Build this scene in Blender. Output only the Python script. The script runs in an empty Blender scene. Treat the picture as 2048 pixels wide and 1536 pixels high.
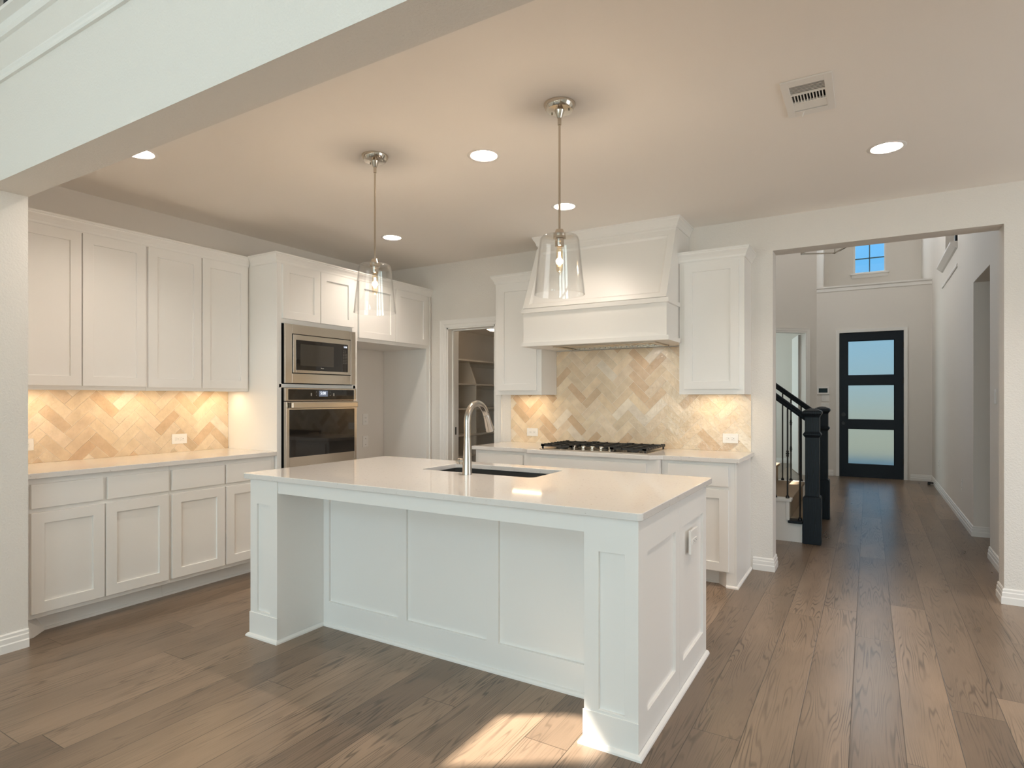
import bpy, bmesh, math, random
from mathutils import Vector, Matrix
random.seed(7)
SC = bpy.context.scene
COL = SC.collection
PI = math.pi

# ------------------------------------------------------------------ camera, world, exposure
cam = bpy.data.cameras.new('camera'); cam_o = bpy.data.objects.new('camera', cam); COL.objects.link(cam_o)
cam_o.location = (0, 0, 1.340); cam_o.rotation_euler = (PI/2, 0, 0.5380)
cam.sensor_width = 36; cam.lens = 1195/2048*36; cam.shift_y = 27.5/2048; cam.clip_start = 0.05; cam.clip_end = 200
SC.camera = cam_o
SC.view_settings.view_transform = 'Standard'; SC.view_settings.look = 'None'
SC.view_settings.exposure = 0.10; SC.view_settings.gamma = 1.0; SC.view_settings.use_curve_mapping = False
cy = SC.cycles
cy.use_denoising = True; cy.max_bounces = 10; cy.diffuse_bounces = 8; cy.glossy_bounces = 4
cy.transmission_bounces = 6; cy.transparent_max_bounces = 16; cy.sample_clamp_indirect = 6.0
cy.caustics_reflective = False; cy.caustics_refractive = False

W = bpy.data.worlds.new('world'); SC.world = W; W.use_nodes = True
nt = W.node_tree; nt.nodes.clear()
bgn = nt.nodes.new('ShaderNodeBackground'); out = nt.nodes.new('ShaderNodeOutputWorld')
tc = nt.nodes.new('ShaderNodeTexCoord'); sp = nt.nodes.new('ShaderNodeSeparateXYZ'); rp = nt.nodes.new('ShaderNodeValToRGB')
mr = nt.nodes.new('ShaderNodeMapRange'); mr.inputs[1].default_value = -0.35; mr.inputs[2].default_value = 0.45
nt.links.new(tc.outputs['Generated'], sp.inputs[0]); nt.links.new(sp.outputs[2], mr.inputs[0]); nt.links.new(mr.outputs[0], rp.inputs[0])
e = rp.color_ramp.elements
e[0].position = 0.0; e[0].color = (0.30, 0.34, 0.27, 1); e[1].position = 1.0; e[1].color = (0.10, 0.42, 0.88, 1)
for p_, c_ in ((0.40, (0.36, 0.43, 0.38, 1)), (0.46, (0.30, 0.50, 0.62, 1)), (0.70, (0.16, 0.52, 0.92, 1))):
    n_ = e.new(p_); n_.color = c_
nt.links.new(rp.outputs[0], bgn.inputs[0]); bgn.inputs[1].default_value = 1.05; nt.links.new(bgn.outputs[0], out.inputs[0])

WARM = (1.0, 0.86, 0.73); DAY = (0.78, 0.97, 1.0); SKY = (0.95, 0.96, 0.95)
def lamp(name, kind, loc, energy, color, rot=(0, 0, 0), size=0.1, size_y=None, parent=None, shape=None, spread=None, spot=None):
    l = bpy.data.lights.new(name, kind); l.energy = energy; l.color = color
    if kind == 'AREA':
        l.size = size
        l.shape = shape or ('RECTANGLE' if size_y else 'SQUARE')
        if size_y: l.size_y = size_y
        if spread: l.spread = spread
    elif kind in ('POINT', 'SPOT'):
        l.shadow_soft_size = size
        if spot: l.spot_size = spot; l.spot_blend = 0.6
    o = bpy.data.objects.new(name, l); COL.objects.link(o); o.location = loc; o.rotation_euler = rot
    if parent: o.parent = parent
    return o

# sun: low patch on the floor by the island, entering a high window in the left wall of the living room
sun = lamp('sun', 'SUN', (-8, -2, 9), 15.0, (1.0, 0.90, 0.76))
sd = Vector((0.828, 0.560, -1.25)).normalized()
sun.rotation_euler = sd.to_track_quat('-Z', 'Y').to_euler(); sun.data.angle = 0.012
# daylight through the living-room windows behind the camera (three below, three above)
for wx in (-2.6, -0.4, 1.8):
    lamp('daylight_or_fill', 'AREA', (wx, -4.98, 1.45), 60, DAY, rot=(PI/2, 0, 0), size=1.45, size_y=1.9)
    lamp('daylight_or_fill', 'AREA', (wx, -4.98, 4.1), 18, DAY, rot=(PI/2, 0, 0), size=1.45, size_y=1.5)
lamp('daylight_or_fill', 'AREA', (3.66, 3.1, 1.5), 40, (0.98, 0.97, 0.97), rot=(0, PI/2, 0), size=1.8, size_y=2.6)  # added fill lamp in a made-up right-wall window, lifts ceiling, walls and floor
# foyer daylight: tall windows above the front door and over the stair
lamp('daylight_or_fill', 'AREA', (0.02, 14.25, 4.95), 44, SKY, rot=(-PI/2+0.25, 0, 0), size=0.9, size_y=0.9)
lamp('daylight_or_fill', 'AREA', (-2.06, 9.0, 4.6), 46, SKY, rot=(0, -PI/2, 0), size=1.6, size_y=1.6)
lamp('daylight_or_fill', 'AREA', (-4.2, 12.4, 1.6), 40, DAY, rot=(0, -PI/2, 0), size=1.2, size_y=1.2)  # added lamp to light the room past the angled doorway, no window built

# ------------------------------------------------------------------ materials
def mat(name, color, rough=0.5, metal=0.0, spec=0.5, **k):
    m = bpy.data.materials.new(name); m.use_nodes = True
    b = m.node_tree.nodes['Principled BSDF']
    b.inputs['Base Color'].default_value = (*color, 1); b.inputs['Roughness'].default_value = rough
    b.inputs['Metallic'].default_value = metal; b.inputs['Specular IOR Level'].default_value = spec
    for a, v in k.items(): b.inputs[a.replace('_', ' ')].default_value = v
    return m
def N(m, t, **k):
    n = m.node_tree.nodes.new(t)
    for a, v in k.items(): setattr(n, a, v)
    return n
def bump(m, scale, strength, dist=0.002, detail=2.0, rough=0.5, stretch=None):
    t = m.node_tree; b = t.nodes['Principled BSDF']
    co = N(m, 'ShaderNodeTexCoord'); no = N(m, 'ShaderNodeTexNoise'); bu = N(m, 'ShaderNodeBump')
    no.inputs['Scale'].default_value = scale; no.inputs['Detail'].default_value = detail; no.inputs['Roughness'].default_value = rough
    bu.inputs['Strength'].default_value = strength; bu.inputs['Distance'].default_value = dist
    if stretch:
        mp = N(m, 'ShaderNodeMapping'); mp.inputs['Scale'].default_value = stretch
        t.links.new(co.outputs['Object'], mp.inputs[0]); t.links.new(mp.outputs[0], no.inputs['Vector'])
    else: t.links.new(co.outputs['Object'], no.inputs['Vector'])
    t.links.new(no.outputs[0], bu.inputs['Height']); t.links.new(bu.outputs[0], b.inputs['Normal'])
    return m
def emis(name, color, strength):
    m = bpy.data.materials.new(name); m.use_nodes = True; t = m.node_tree; t.nodes.clear()
    e_ = t.nodes.new('ShaderNodeEmission'); o_ = t.nodes.new('ShaderNodeOutputMaterial')
    e_.inputs[0].default_value = (*color, 1); e_.inputs[1].default_value = strength; t.links.new(e_.outputs[0], o_.inputs[0])
    return m
def thin_glass(name, tint=(1, 1, 1), f0=0.045, rough=0.0, boost=1.0):
    """thin clear pane: see-through with Schlick reflection, the same from both sides"""
    m = bpy.data.materials.new(name); m.use_nodes = True; t = m.node_tree; t.nodes.clear(); L = t.links.new
    tr = t.nodes.new('ShaderNodeBsdfTransparent'); gl = t.nodes.new('ShaderNodeBsdfGlossy'); mx = t.nodes.new('ShaderNodeMixShader')
    ge = t.nodes.new('ShaderNodeNewGeometry'); dt = t.nodes.new('ShaderNodeVectorMath'); dt.operation = 'DOT_PRODUCT'; o_ = t.nodes.new('ShaderNodeOutputMaterial')
    def mth(op, a, b_=None, c=None):
        n = t.nodes.new('ShaderNodeMath'); n.operation = op
        for i, v in enumerate((a, b_, c)):
            if v is None: continue
            if isinstance(v, (int, float)): n.inputs[i].default_value = v
            else: L(v, n.inputs[i])
        return n.outputs[0]
    L(ge.outputs['Normal'], dt.inputs[0]); L(ge.outputs['Incoming'], dt.inputs[1])
    p5 = mth('POWER', mth('SUBTRACT', 1.0, mth('ABSOLUTE', dt.outputs['Value'])), 5.0)
    f = mth('MINIMUM', mth('MULTIPLY', mth('MULTIPLY_ADD', p5, 1-f0, f0), boost), 1.0)
    tr.inputs[0].default_value = (*tint, 1); gl.inputs['Roughness'].default_value = rough
    L(f, mx.inputs[0]); L(tr.outputs[0], mx.inputs[1]); L(gl.outputs[0], mx.inputs[2]); L(mx.outputs[0], o_.inputs[0])
    return m

M = {}
M['wall'] = bump(mat('wall paint', (0.79, 0.755, 0.71), 0.7, spec=0.3), 110, 0.5, 0.005, 2)
M['wall_fine'] = bump(mat('wall paint smooth', (0.79, 0.755, 0.71), 0.7, spec=0.3), 160, 0.10, 0.002, 3)
M['ceiling'] = bump(mat('ceiling paint', (0.91, 0.87, 0.825), 0.85, spec=0.2), 120, 0.12, 0.002, 3)
M['cab'] = bump(mat('white cabinet paint', (0.84, 0.825, 0.80), 0.38, spec=0.45), 60, 0.03, 0.001, 3, stretch=(1, 1, 0.15))
M['trim'] = mat('white trim paint', (0.86, 0.84, 0.81), 0.35)
M['steel'] = bump(mat('brushed stainless steel', (0.62, 0.57, 0.50), 0.22, 1.0), 40, 0.04, 0.001, 2, stretch=(1, 1, 30))
M['nickel'] = mat('polished nickel', (0.58, 0.53, 0.46), 0.12, 1.0)
M['brushed'] = mat('brushed nickel', (0.47, 0.44, 0.40), 0.26, 1.0)
M['blackglass'] = mat('black oven glass', (0.012, 0.010, 0.009), 0.04, spec=0.6)
M['black'] = mat('black enamel', (0.012, 0.012, 0.012), 0.35)
M['iron'] = bump(mat('cast iron', (0.02, 0.018, 0.016), 0.5), 200, 0.1)
M['gap'] = mat('dark gap', (0.01, 0.01, 0.01), 0.8)
M['plastic'] = mat('white plastic', (0.85, 0.83, 0.80), 0.3)
M['slot'] = mat('dark slot', (0.05, 0.04, 0.035), 0.6)
M['grout'] = mat('cream grout', (0.86, 0.79, 0.68), 0.8)
M['sink'] = bump(mat('charcoal composite sink', (0.05, 0.048, 0.045), 0.5), 300, 0.05)
M['carpet'] = bump(mat('beige carpet', (0.42, 0.33, 0.24), 1.0, spec=0.1), 500, 0.5, 0.004, 2)
M['display'] = emis('lit display', (0.45, 0.5, 0.62), 0.35)
M['digits'] = emis('lit digits', (0.85, 0.9, 1.0), 1.6)
M['icons'] = mat('grey print', (0.35, 0.33, 0.30), 0.5)
M['lens'] = emis('can light lens', (1.0, 0.78, 0.52), 9.0)
M['filament'] = emis('filament', (1.0, 0.62, 0.28), 70.0)
M['globe'] = emis('pantry globe', (1.0, 0.76, 0.52), 9.0)
M['glass'] = thin_glass('clear glass', (0.988, 0.988, 0.985), 0.055, 0.0, 1.15)
M['bulbglass'] = thin_glass('bulb glass', (1.0, 0.93, 0.82), 0.03)
M['pane'] = thin_glass('window pane', (0.95, 0.98, 1.0))
M['frost'] = mat('frosted glass', (0.96, 0.93, 0.86), 0.42, spec=0.5, Transmission_Weight=0.92, IOR=1.12)
M['screen'] = mat('dark screen', (0.02, 0.04, 0.045), 0.1)
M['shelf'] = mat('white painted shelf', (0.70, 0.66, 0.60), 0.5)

# quartz with fine specks
m = M['quartz'] = mat('white quartz', (0.72, 0.7, 0.67), 0.06, spec=0.6)
t = m.node_tree; b = t.nodes['Principled BSDF']
co = N(m, 'ShaderNodeTexCoord'); vo = N(m, 'ShaderNodeTexNoise'); cr = N(m, 'ShaderNodeValToRGB')
vo.inputs['Scale'].default_value = 90; vo.inputs['Detail'].default_value = 3
cr.color_ramp.elements[0].position = 0.26; cr.color_ramp.elements[0].color = (0.52, 0.48, 0.43, 1)
cr.color_ramp.elements[1].position = 0.36; cr.color_ramp.elements[1].color = (0.74, 0.715, 0.69, 1)
t.links.new(co.outputs['Object'], vo.inputs['Vector']); t.links.new(vo.outputs[0], cr.inputs[0]); t.links.new(cr.outputs[0], b.inputs['Base Color'])

# dark stained oak of the newels and rails: open grain
m = M['stain'] = mat('dark stained oak', (0.015, 0.020, 0.025), 0.42, spec=0.22)
t = m.node_tree; b = t.nodes['Principled BSDF']
co = N(m, 'ShaderNodeTexCoord'); mp = N(m, 'ShaderNodeMapping'); no = N(m, 'ShaderNodeTexNoise'); wv = N(m, 'ShaderNodeTexWave'); cr = N(m, 'ShaderNodeValToRGB')
mp.inputs['Scale'].default_value = (9, 9, 1.3); wv.inputs['Scale'].default_value = 4; wv.inputs['Distortion'].default_value = 9; wv.inputs['Detail'].default_value = 2
cr.color_ramp.elements[0].position = 0.25; cr.color_ramp.elements[0].color = (0.008, 0.009, 0.010, 1)
cr.color_ramp.elements[1].position = 0.7; cr.color_ramp.elements[1].color = (0.013, 0.022, 0.032, 1)
t.links.new(co.outputs['Object'], mp.inputs[0]); t.links.new(mp.outputs[0], wv.inputs['Vector']); t.links.new(wv.outputs[0], cr.inputs[0]); t.links.new(cr.outputs[0], b.inputs['Base Color'])
M['navy'] = mat('dark navy door paint', (0.008, 0.013, 0.020), 0.4, spec=0.25)

# glazed tile, colour from mesh attribute, wavy handmade surface
m = M['tile'] = mat('glazed handmade tile', (0.7, 0.58, 0.42), 0.10, spec=0.6)
t = m.node_tree; b = t.nodes['Principled BSDF']
at = N(m, 'ShaderNodeVertexColor'); at.layer_name = 'tile'
co = N(m, 'ShaderNodeTexCoord'); no = N(m, 'ShaderNodeTexNoise'); n2 = N(m, 'ShaderNodeTexNoise'); bu = N(m, 'ShaderNodeBump'); mx = N(m, 'ShaderNodeMixRGB')
no.inputs['Scale'].default_value = 38; no.inputs['Detail'].default_value = 3.5; no.inputs['Roughness'].default_value = 0.55
n2.inputs['Scale'].default_value = 14; n2.inputs['Detail'].default_value = 4
bu.inputs['Strength'].default_value = 0.75; bu.inputs['Distance'].default_value = 0.0045
cr = N(m, 'ShaderNodeValToRGB'); cr.color_ramp.elements[0].position = 0.3; cr.color_ramp.elements[0].color = (0.88, 0.86, 0.84, 1); cr.color_ramp.elements[1].position = 0.7; cr.color_ramp.elements[1].color = (1.05, 1.05, 1.05, 1)
mx.blend_type = 'MULTIPLY'; mx.inputs[0].default_value = 1
t.links.new(co.outputs['Object'], no.inputs['Vector']); t.links.new(co.outputs['Object'], n2.inputs['Vector']); t.links.new(n2.outputs[0], cr.inputs[0])
t.links.new(at.outputs[0], mx.inputs[1]); t.links.new(cr.outputs[0], mx.inputs[2]); t.links.new(mx.outputs[0], b.inputs['Base Color'])
t.links.new(no.outputs[0], bu.inputs['Height']); t.links.new(bu.outputs[0], b.inputs['Normal'])

# oak plank floor
def floor_mat():
    m = mat('oak plank floor', (0.2, 0.15, 0.11), 0.4, spec=0.45); t = m.node_tree; b = t.nodes['Principled BSDF']; L = t.links.new
    def math_(op, a=None, b_=None, c=None, clamp=False):
        n = N(m, 'ShaderNodeMath', operation=op); n.use_clamp = clamp
        for i, v in enumerate((a, b_, c)):
            if v is None: continue
            if isinstance(v, (int, float)): n.inputs[i].default_value = v
            else: L(v, n.inputs[i])
        return n.outputs[0]
    co = N(m, 'ShaderNodeTexCoord'); s = N(m, 'ShaderNodeSeparateXYZ'); L(co.outputs['Object'], s.inputs[0])
    x, y = s.outputs[0], s.outputs[1]
    PWD, PL = 0.184, 1.95
    rx = math_('DIVIDE', math_('ADD', x, 0.063+PWD*60), PWD); row = math_('FLOOR', rx); fx = math_('SUBTRACT', rx, row)
    wn = N(m, 'ShaderNodeTexWhiteNoise', noise_dimensions='1D'); L(row, wn.inputs['W'])
    ry = math_('ADD', math_('DIVIDE', math_('ADD', y, 40.0), PL), math_('MULTIPLY', wn.outputs[0], 7.3)); pl = math_('FLOOR', ry); fy = math_('SUBTRACT', ry, pl)
    idv = N(m, 'ShaderNodeCombineXYZ'); L(row, idv.inputs[0]); L(pl, idv.inputs[1])
    w2 = N(m, 'ShaderNodeTexWhiteNoise', noise_dimensions='3D'); L(idv.outputs[0], w2.inputs['Vector'])
    rnd = w2.outputs[0]
    gx = math_('MULTIPLY', math_('MINIMUM', fx, math_('SUBTRACT', 1.0, fx)), PWD)
    gy = math_('MULTIPLY', math_('MINIMUM', fy, math_('SUBTRACT', 1.0, fy)), PL)
    gap = math_('MINIMUM', gx, gy)
    gapm = N(m, 'ShaderNodeMapRange'); gapm.inputs[1].default_value = 0.0006; gapm.inputs[2].default_value = 0.0022; L(gap, gapm.inputs[0])
    # cathedral grain: contour lines of a stretched noise field, offset per plank
    ox = math_('ADD', math_('MULTIPLY', x, 10.0), math_('MULTIPLY', rnd, 91.0)); oy = math_('ADD', math_('MULTIPLY', y, 0.62), math_('MULTIPLY', rnd, 37.0))
    cv = N(m, 'ShaderNodeCombineXYZ'); L(ox, cv.inputs[0]); L(oy, cv.inputs[1]); L(math_('MULTIPLY', rnd, 13.0), cv.inputs[2])
    n1 = N(m, 'ShaderNodeTexNoise'); n1.inputs['Scale'].default_value = 1.0; n1.inputs['Detail'].default_value = 2.0; n1.inputs['Roughness'].default_value = 0.45; n1.inputs['Distortion'].default_value = 0.1; L(cv.outputs[0], n1.inputs['Vector'])
    ring = math_('MULTIPLY', math_('ABSOLUTE', math_('SUBTRACT', math_('FRACT', math_('MULTIPLY', n1.outputs[0], 26.0)), 0.5)), 2.0)
    rr = N(m, 'ShaderNodeValToRGB'); rr.color_ramp.elements[0].position = 0.0; rr.color_ramp.elements[0].color = (0, 0, 0, 1)
    rr.color_ramp.elements[1].position = 1.0; rr.color_ramp.elements[1].color = (1, 1, 1, 1)
    k = rr.color_ramp.elements.new(0.42); k.color = (1, 1, 1, 1); k = rr.color_ramp.elements.new(0.18); k.color = (0.3, 0.3, 0.3, 1); L(ring, rr.inputs[0])
    # patches where grain is open
    n3 = N(m, 'ShaderNodeTexNoise'); n3.inputs['Scale'].default_value = 1.0; n3.inputs['Detail'].default_value = 2
    cv3 = N(m, 'ShaderNodeCombineXYZ'); L(math_('ADD', math_('MULTIPLY', x, 9), math_('MULTIPLY', rnd, 55.0)), cv3.inputs[0]); L(math_('MULTIPLY', y, 2.0), cv3.inputs[1]); L(cv3.outputs[0], n3.inputs['Vector'])
    msk = N(m, 'ShaderNodeMapRange'); msk.inputs[1].default_value = 0.36; msk.inputs[2].default_value = 0.66; L(n3.outputs[0], msk.inputs[0])
    # fine pores
    cv2 = N(m, 'ShaderNodeCombineXYZ'); L(math_('MULTIPLY', x, 260.0), cv2.inputs[0]); L(math_('MULTIPLY', y, 9.0), cv2.inputs[1]); L(rnd, cv2.inputs[2])
    n2 = N(m, 'ShaderNodeTexNoise'); n2.inputs['Scale'].default_value = 1.0; n2.inputs['Detail'].default_value = 2; L(cv2.outputs[0], n2.inputs['Vector'])
    # plank tone
    cr = N(m, 'ShaderNodeValToRGB'); E = cr.color_ramp.elements
    E[0].position = 0; E[0].color = (0.190, 0.136, 0.095, 1); E[1].position = 1; E[1].color = (0.300, 0.215, 0.149, 1)
    k = E.new(0.5); k.color = (0.242, 0.174, 0.122, 1); L(w2.outputs[0], cr.inputs[0])
    cl = N(m, 'ShaderNodeTexNoise'); cl.inputs['Scale'].default_value = 1.0; cl.inputs['Detail'].default_value = 3
    cv4 = N(m, 'ShaderNodeCombineXYZ'); L(math_('ADD', math_('MULTIPLY', x, 5), math_('MULTIPLY', rnd, 17.0)), cv4.inputs[0]); L(math_('MULTIPLY', y, 1.3), cv4.inputs[1]); L(cv4.outputs[0], cl.inputs['Vector'])
    clm = N(m, 'ShaderNodeMapRange'); clm.inputs[1].default_value = 0.3; clm.inputs[2].default_value = 0.7; clm.inputs[3].default_value = 0.82; clm.inputs[4].default_value = 1.15; L(cl.outputs[0], clm.inputs[0])
    f1 = N(m, 'ShaderNodeMapRange'); f1.inputs[3].default_value = 0.86; f1.inputs[4].default_value = 1.12; L(n2.outputs[0], f1.inputs[0])
    inv = math_('SUBTRACT', 1.0, rr.outputs[0]); dark = math_('SUBTRACT', 1.0, math_('MULTIPLY', math_('MULTIPLY', inv, msk.outputs[0]), 0.62))
    tot = math_('MULTIPLY', math_('MULTIPLY', math_('MULTIPLY', clm.outputs[0], f1.outputs[0]), dark), math_('ADD', math_('MULTIPLY', gapm.outputs[0], 0.7), 0.3))
    vm = N(m, 'ShaderNodeVectorMath', operation='SCALE'); L(cr.outputs[0], vm.inputs[0]); L(tot, vm.inputs['Scale']); L(vm.outputs[0], b.inputs['Base Color'])
    ro = N(m, 'ShaderNodeMapRange'); ro.inputs[3].default_value = 0.25; ro.inputs[4].default_value = 0.33; L(cl.outputs[0], ro.inputs[0]); L(ro.outputs[0], b.inputs['Roughness'])
    bu = N(m, 'ShaderNodeBump'); bu.inputs['Strength'].default_value = 0.22; bu.inputs['Distance'].default_value = 0.0010
    L(math_('ADD', math_('MULTIPLY', dark, 0.35), math_('ADD', gapm.outputs[0], math_('MULTIPLY', n2.outputs[0], 0.35))), bu.inputs['Height']); L(bu.outputs[0], b.inputs['Normal'])
    return m
M['floor'] = floor_mat()

# ------------------------------------------------------------------ mesh helpers
class B:
    """bmesh collector; o is subtracted so world coordinates can be given for a part of a placed thing"""
    def __init__(s, o=(0, 0, 0)): s.bm = bmesh.new(); s.o = Vector(o); s.merge = False
    def v(s, p): return s.bm.verts.new(Vector(p)-s.o)
    def face(s, pts):
        try: return s.bm.faces.new([s.v(p) for p in pts])
        except ValueError: return None
    def box(s, x0, x1, y0, y1, z0, z1):
        if x0 > x1: x0, x1 = x1, x0
        if y0 > y1: y0, y1 = y1, y0
        if z0 > z1: z0, z1 = z1, z0
        c = [s.v(p) for p in ((x0,y0,z0),(x1,y0,z0),(x1,y1,z0),(x0,y1,z0),(x0,y0,z1),(x1,y0,z1),(x1,y1,z1),(x0,y1,z1))]
        for f in ((0,3,2,1),(4,5,6,7),(0,1,5,4),(1,2,6,5),(2,3,7,6),(3,0,4,7)): s.bm.faces.new([c[i] for i in f])
        return s
    def loft(s, rings, closed=True, caps=True):
        R = [[s.v(p) for p in r] for r in rings]; n = len(R[0])
        for a, b_ in zip(R, R[1:]):
            for i in range(n if closed else n-1):
                j = (i+1) % n
                try: s.bm.faces.new((a[i], a[j], b_[j], b_[i]))
                except ValueError: pass
        if caps:
            try: s.bm.faces.new(list(reversed(R[0]))); s.bm.faces.new(R[-1])
            except ValueError: pass
        return s
    def lathe(s, prof, c=(0, 0, 0), n=32, caps=False):
        c = Vector(c); rings = []; s.merge = True
        for r, z in prof: rings.append([(c.x+r*math.cos(2*PI*i/n), c.y+r*math.sin(2*PI*i/n), c.z+z) for i in range(n)])
        return s.loft(rings, True, caps)
    def tube(s, pts, rad, n=12, caps=True):
        pts = [Vector(p) for p in pts]; rings = []
        if not isinstance(rad, (list, tuple)): rad = [rad]*len(pts)
        up = None
        for i, p in enumerate(pts):
            d = (pts[min(i+1, len(pts)-1)]-pts[max(i-1, 0)]).normalized()
            if up is None:
                up = Vector((0, 0, 1)) if abs(d.z) < .9 else Vector((1, 0, 0))
            a = d.cross(up).normalized(); up = a.cross(d).normalized(); 
            rings.append([p+rad[i]*(math.cos(2*PI*k/n)*a+math.sin(2*PI*k/n)*up) for k in range(n)])
        return s.loft(rings, True, caps)
    def sweep(s, path, prof, mapf=None, closed=False):
        """prof [(offset to the LEFT of travel, height)], mitred corners"""
        P = [Vector((p[0], p[1])) for p in path]; n = len(P); mapf = mapf or (lambda a, b_, h: (a, b_, h)); rings = []
        for i in range(n):
            d1 = (P[i]-P[i-1]).normalized() if (i > 0 or closed) else None
            d2 = (P[(i+1) % n]-P[i]).normalized() if (i < n-1 or closed) else None
            if d1 is None: d1 = d2
            if d2 is None: d2 = d1
            n1 = Vector((-d1.y, d1.x)); n2 = Vector((-d2.y, d2.x)); mm = n1+n2; mm = mm/(mm.dot(n1)) if mm.length > 1e-6 else n1
            rings.append([mapf(P[i].x+mm.x*o, P[i].y+mm.y*o, h) for o, h in prof])
        if closed: rings.append(rings[0])
        return s.loft(rings, True, not closed)
    def plate(s, xs, zs, depth, t, put):
        """relief plate: xs, zs cut lines; depth(i,j) recess of a cell; put(x, y, z) -> point with y=0 back, y=-t front"""
        s.merge = True; nx, nz = len(xs)-1, len(zs)-1; D = lambda i, j: depth(i, j) if 0 <= i < nx and 0 <= j < nz else None
        Q = lambda *p: s.face([put(*q) for q in p])
        for i in range(nx):
            for j in range(nz):
                d = D(i, j); y = -t+d; x0, x1, z0, z1 = xs[i], xs[i+1], zs[j], zs[j+1]
                Q((x0, y, z0), (x1, y, z0), (x1, y, z1), (x0, y, z1))
                for (di, dj, a, b_) in ((-1, 0, (x0, z0), (x0, z1)), (1, 0, (x1, z0), (x1, z1)), (0, -1, (x0, z0), (x1, z0)), (0, 1, (x0, z1), (x1, z1))):
                    o = D(i+di, j+dj); yo = 0 if o is None else -t+o
                    if yo > y+1e-7: Q((a[0], y, a[1]), (b_[0], y, b_[1]), (b_[0], yo, b_[1]), (a[0], yo, a[1]))
        s.face([put(*q) for q in ((xs[0], 0, zs[0]), (xs[-1], 0, zs[0]), (xs[-1], 0, zs[-1]), (xs[0], 0, zs[-1]))])
        return s
    def mesh(s, name):
        if s.merge: bmesh.ops.remove_doubles(s.bm, verts=s.bm.verts, dist=1e-5)
        bmesh.ops.recalc_face_normals(s.bm, faces=s.bm.faces)
        me = bpy.data.meshes.new(name); s.bm.to_mesh(me); s.bm.free(); return me
def obj(name, b_, m, parent=None, bevel=0.0, smooth=False, seg=2, loc=None, label=None):
    me = b_ if isinstance(b_, bpy.types.Mesh) else b_.mesh(name)
    if m is not None: me.materials.clear(); me.materials.append(m)
    o = bpy.data.objects.new(name, me); COL.objects.link(o)
    if parent: o.parent = parent
    if loc: o.location = loc
    if bevel:
        md = o.modifiers.new('bevel', 'BEVEL'); md.width = bevel; md.segments = seg; md.limit_method = 'ANGLE'; md.angle_limit = 0.7
    if smooth:
        for p in me.polygons: p.use_smooth = True
        md = o.modifiers.new('edges', 'EDGE_SPLIT'); md.split_angle = 0.7
    if label: o['label'] = label
    return o
def thing(name, label, cat, loc=(0, 0, 0), rotz=0, group=None):
    o = bpy.data.objects.new(name, None); COL.objects.link(o); o.location = loc; o.rotation_euler = (0, 0, rotz); o.empty_display_size = .05
    o['label'] = label; o['category'] = cat
    if group: o['group'] = group
    return o
def tag(o, label, cat, group=None):
    o['label'] = label; o['category'] = cat
    if group: o['group'] = group
    return o
def struct(name, b_, m, bevel=0.0, parent=None):
    o = obj(name, b_, m, parent, bevel)
    if parent is None: o['kind'] = 'structure'
    return o
def copy_tree(o, parent=None):
    c = o.copy(); COL.objects.link(c)
    if parent is not None: c.parent = parent
    for ch in list(o.children): copy_tree(ch, c)
    return c
def boolean(me_obj, cutters):
    """cut with temporary meshes, keep only the result"""
    for c in cutters:
        md = me_obj.modifiers.new('cut', 'BOOLEAN'); md.operation = 'DIFFERENCE'; md.object = c; md.solver = 'EXACT'
    dg = bpy.context.evaluated_depsgraph_get(); dg.update()
    me = bpy.data.meshes.new_from_object(me_obj.evaluated_get(dg)); me_obj.modifiers.clear(); old = me_obj.data; me_obj.data = me
    bpy.data.meshes.remove(old)
    for c in cutters: d = c.data; bpy.data.objects.remove(c); bpy.data.meshes.remove(d)
def rrect(x0, x1, y0, y1, r, n=6):
    pts = []
    for cx_, cy_, a0 in ((x1-r, y1-r, 0), (x0+r, y1-r, PI/2), (x0+r, y0+r, PI), (x1-r, y0+r, 1.5*PI)):
        for i in range(n+1): a = a0+i*PI/2/n; pts.append((cx_+r*math.cos(a), cy_+r*math.sin(a)))
    return pts
def text_mesh(txt, size):
    cu = bpy.data.curves.new('t', 'FONT'); cu.body = txt; cu.size = size; cu.extrude = 0.0004; cu.align_x = 'CENTER'; cu.align_y = 'CENTER'
    o = bpy.data.objects.new('t', cu); COL.objects.link(o); dg = bpy.context.evaluated_depsgraph_get(); dg.update()
    me = bpy.data.meshes.new_from_object(o.evaluated_get(dg)); bpy.data.objects.remove(o); return me

# ------------------------------------------------------------------ dimensions
CZ = 2.738                 # kitchen ceiling
RW = 4.985                 # range wall face
RWB = 5.165                # its back
KW = -4.600                # kitchen left wall face
LW = -3.895                # living room left wall face
YN, YF = 1.253, 1.431      # header between living room and kitchen
BZ = 2.424                 # its underside
RX = 3.6                   # right wall
OP0, OP1, OPZ = -0.634, 0.758, 2.474   # hall opening
PD0, PD1, PDZ = -3.761, -3.165, 2.065  # pantry door opening
HX = 0.872                 # hall right wall face
FY = 11.65                 # front wall
BASE = [(0, 0), (0.017, 0), (0.017, 0.042), (0.013, 0.048), (0.013, 0.072), (0.009, 0.078), (0.009, 0.092), (0.004, 0.099), (0, 0.099)]
def basebd(name, path): return struct(name, B().sweep(path, BASE), M['trim'])

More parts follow.
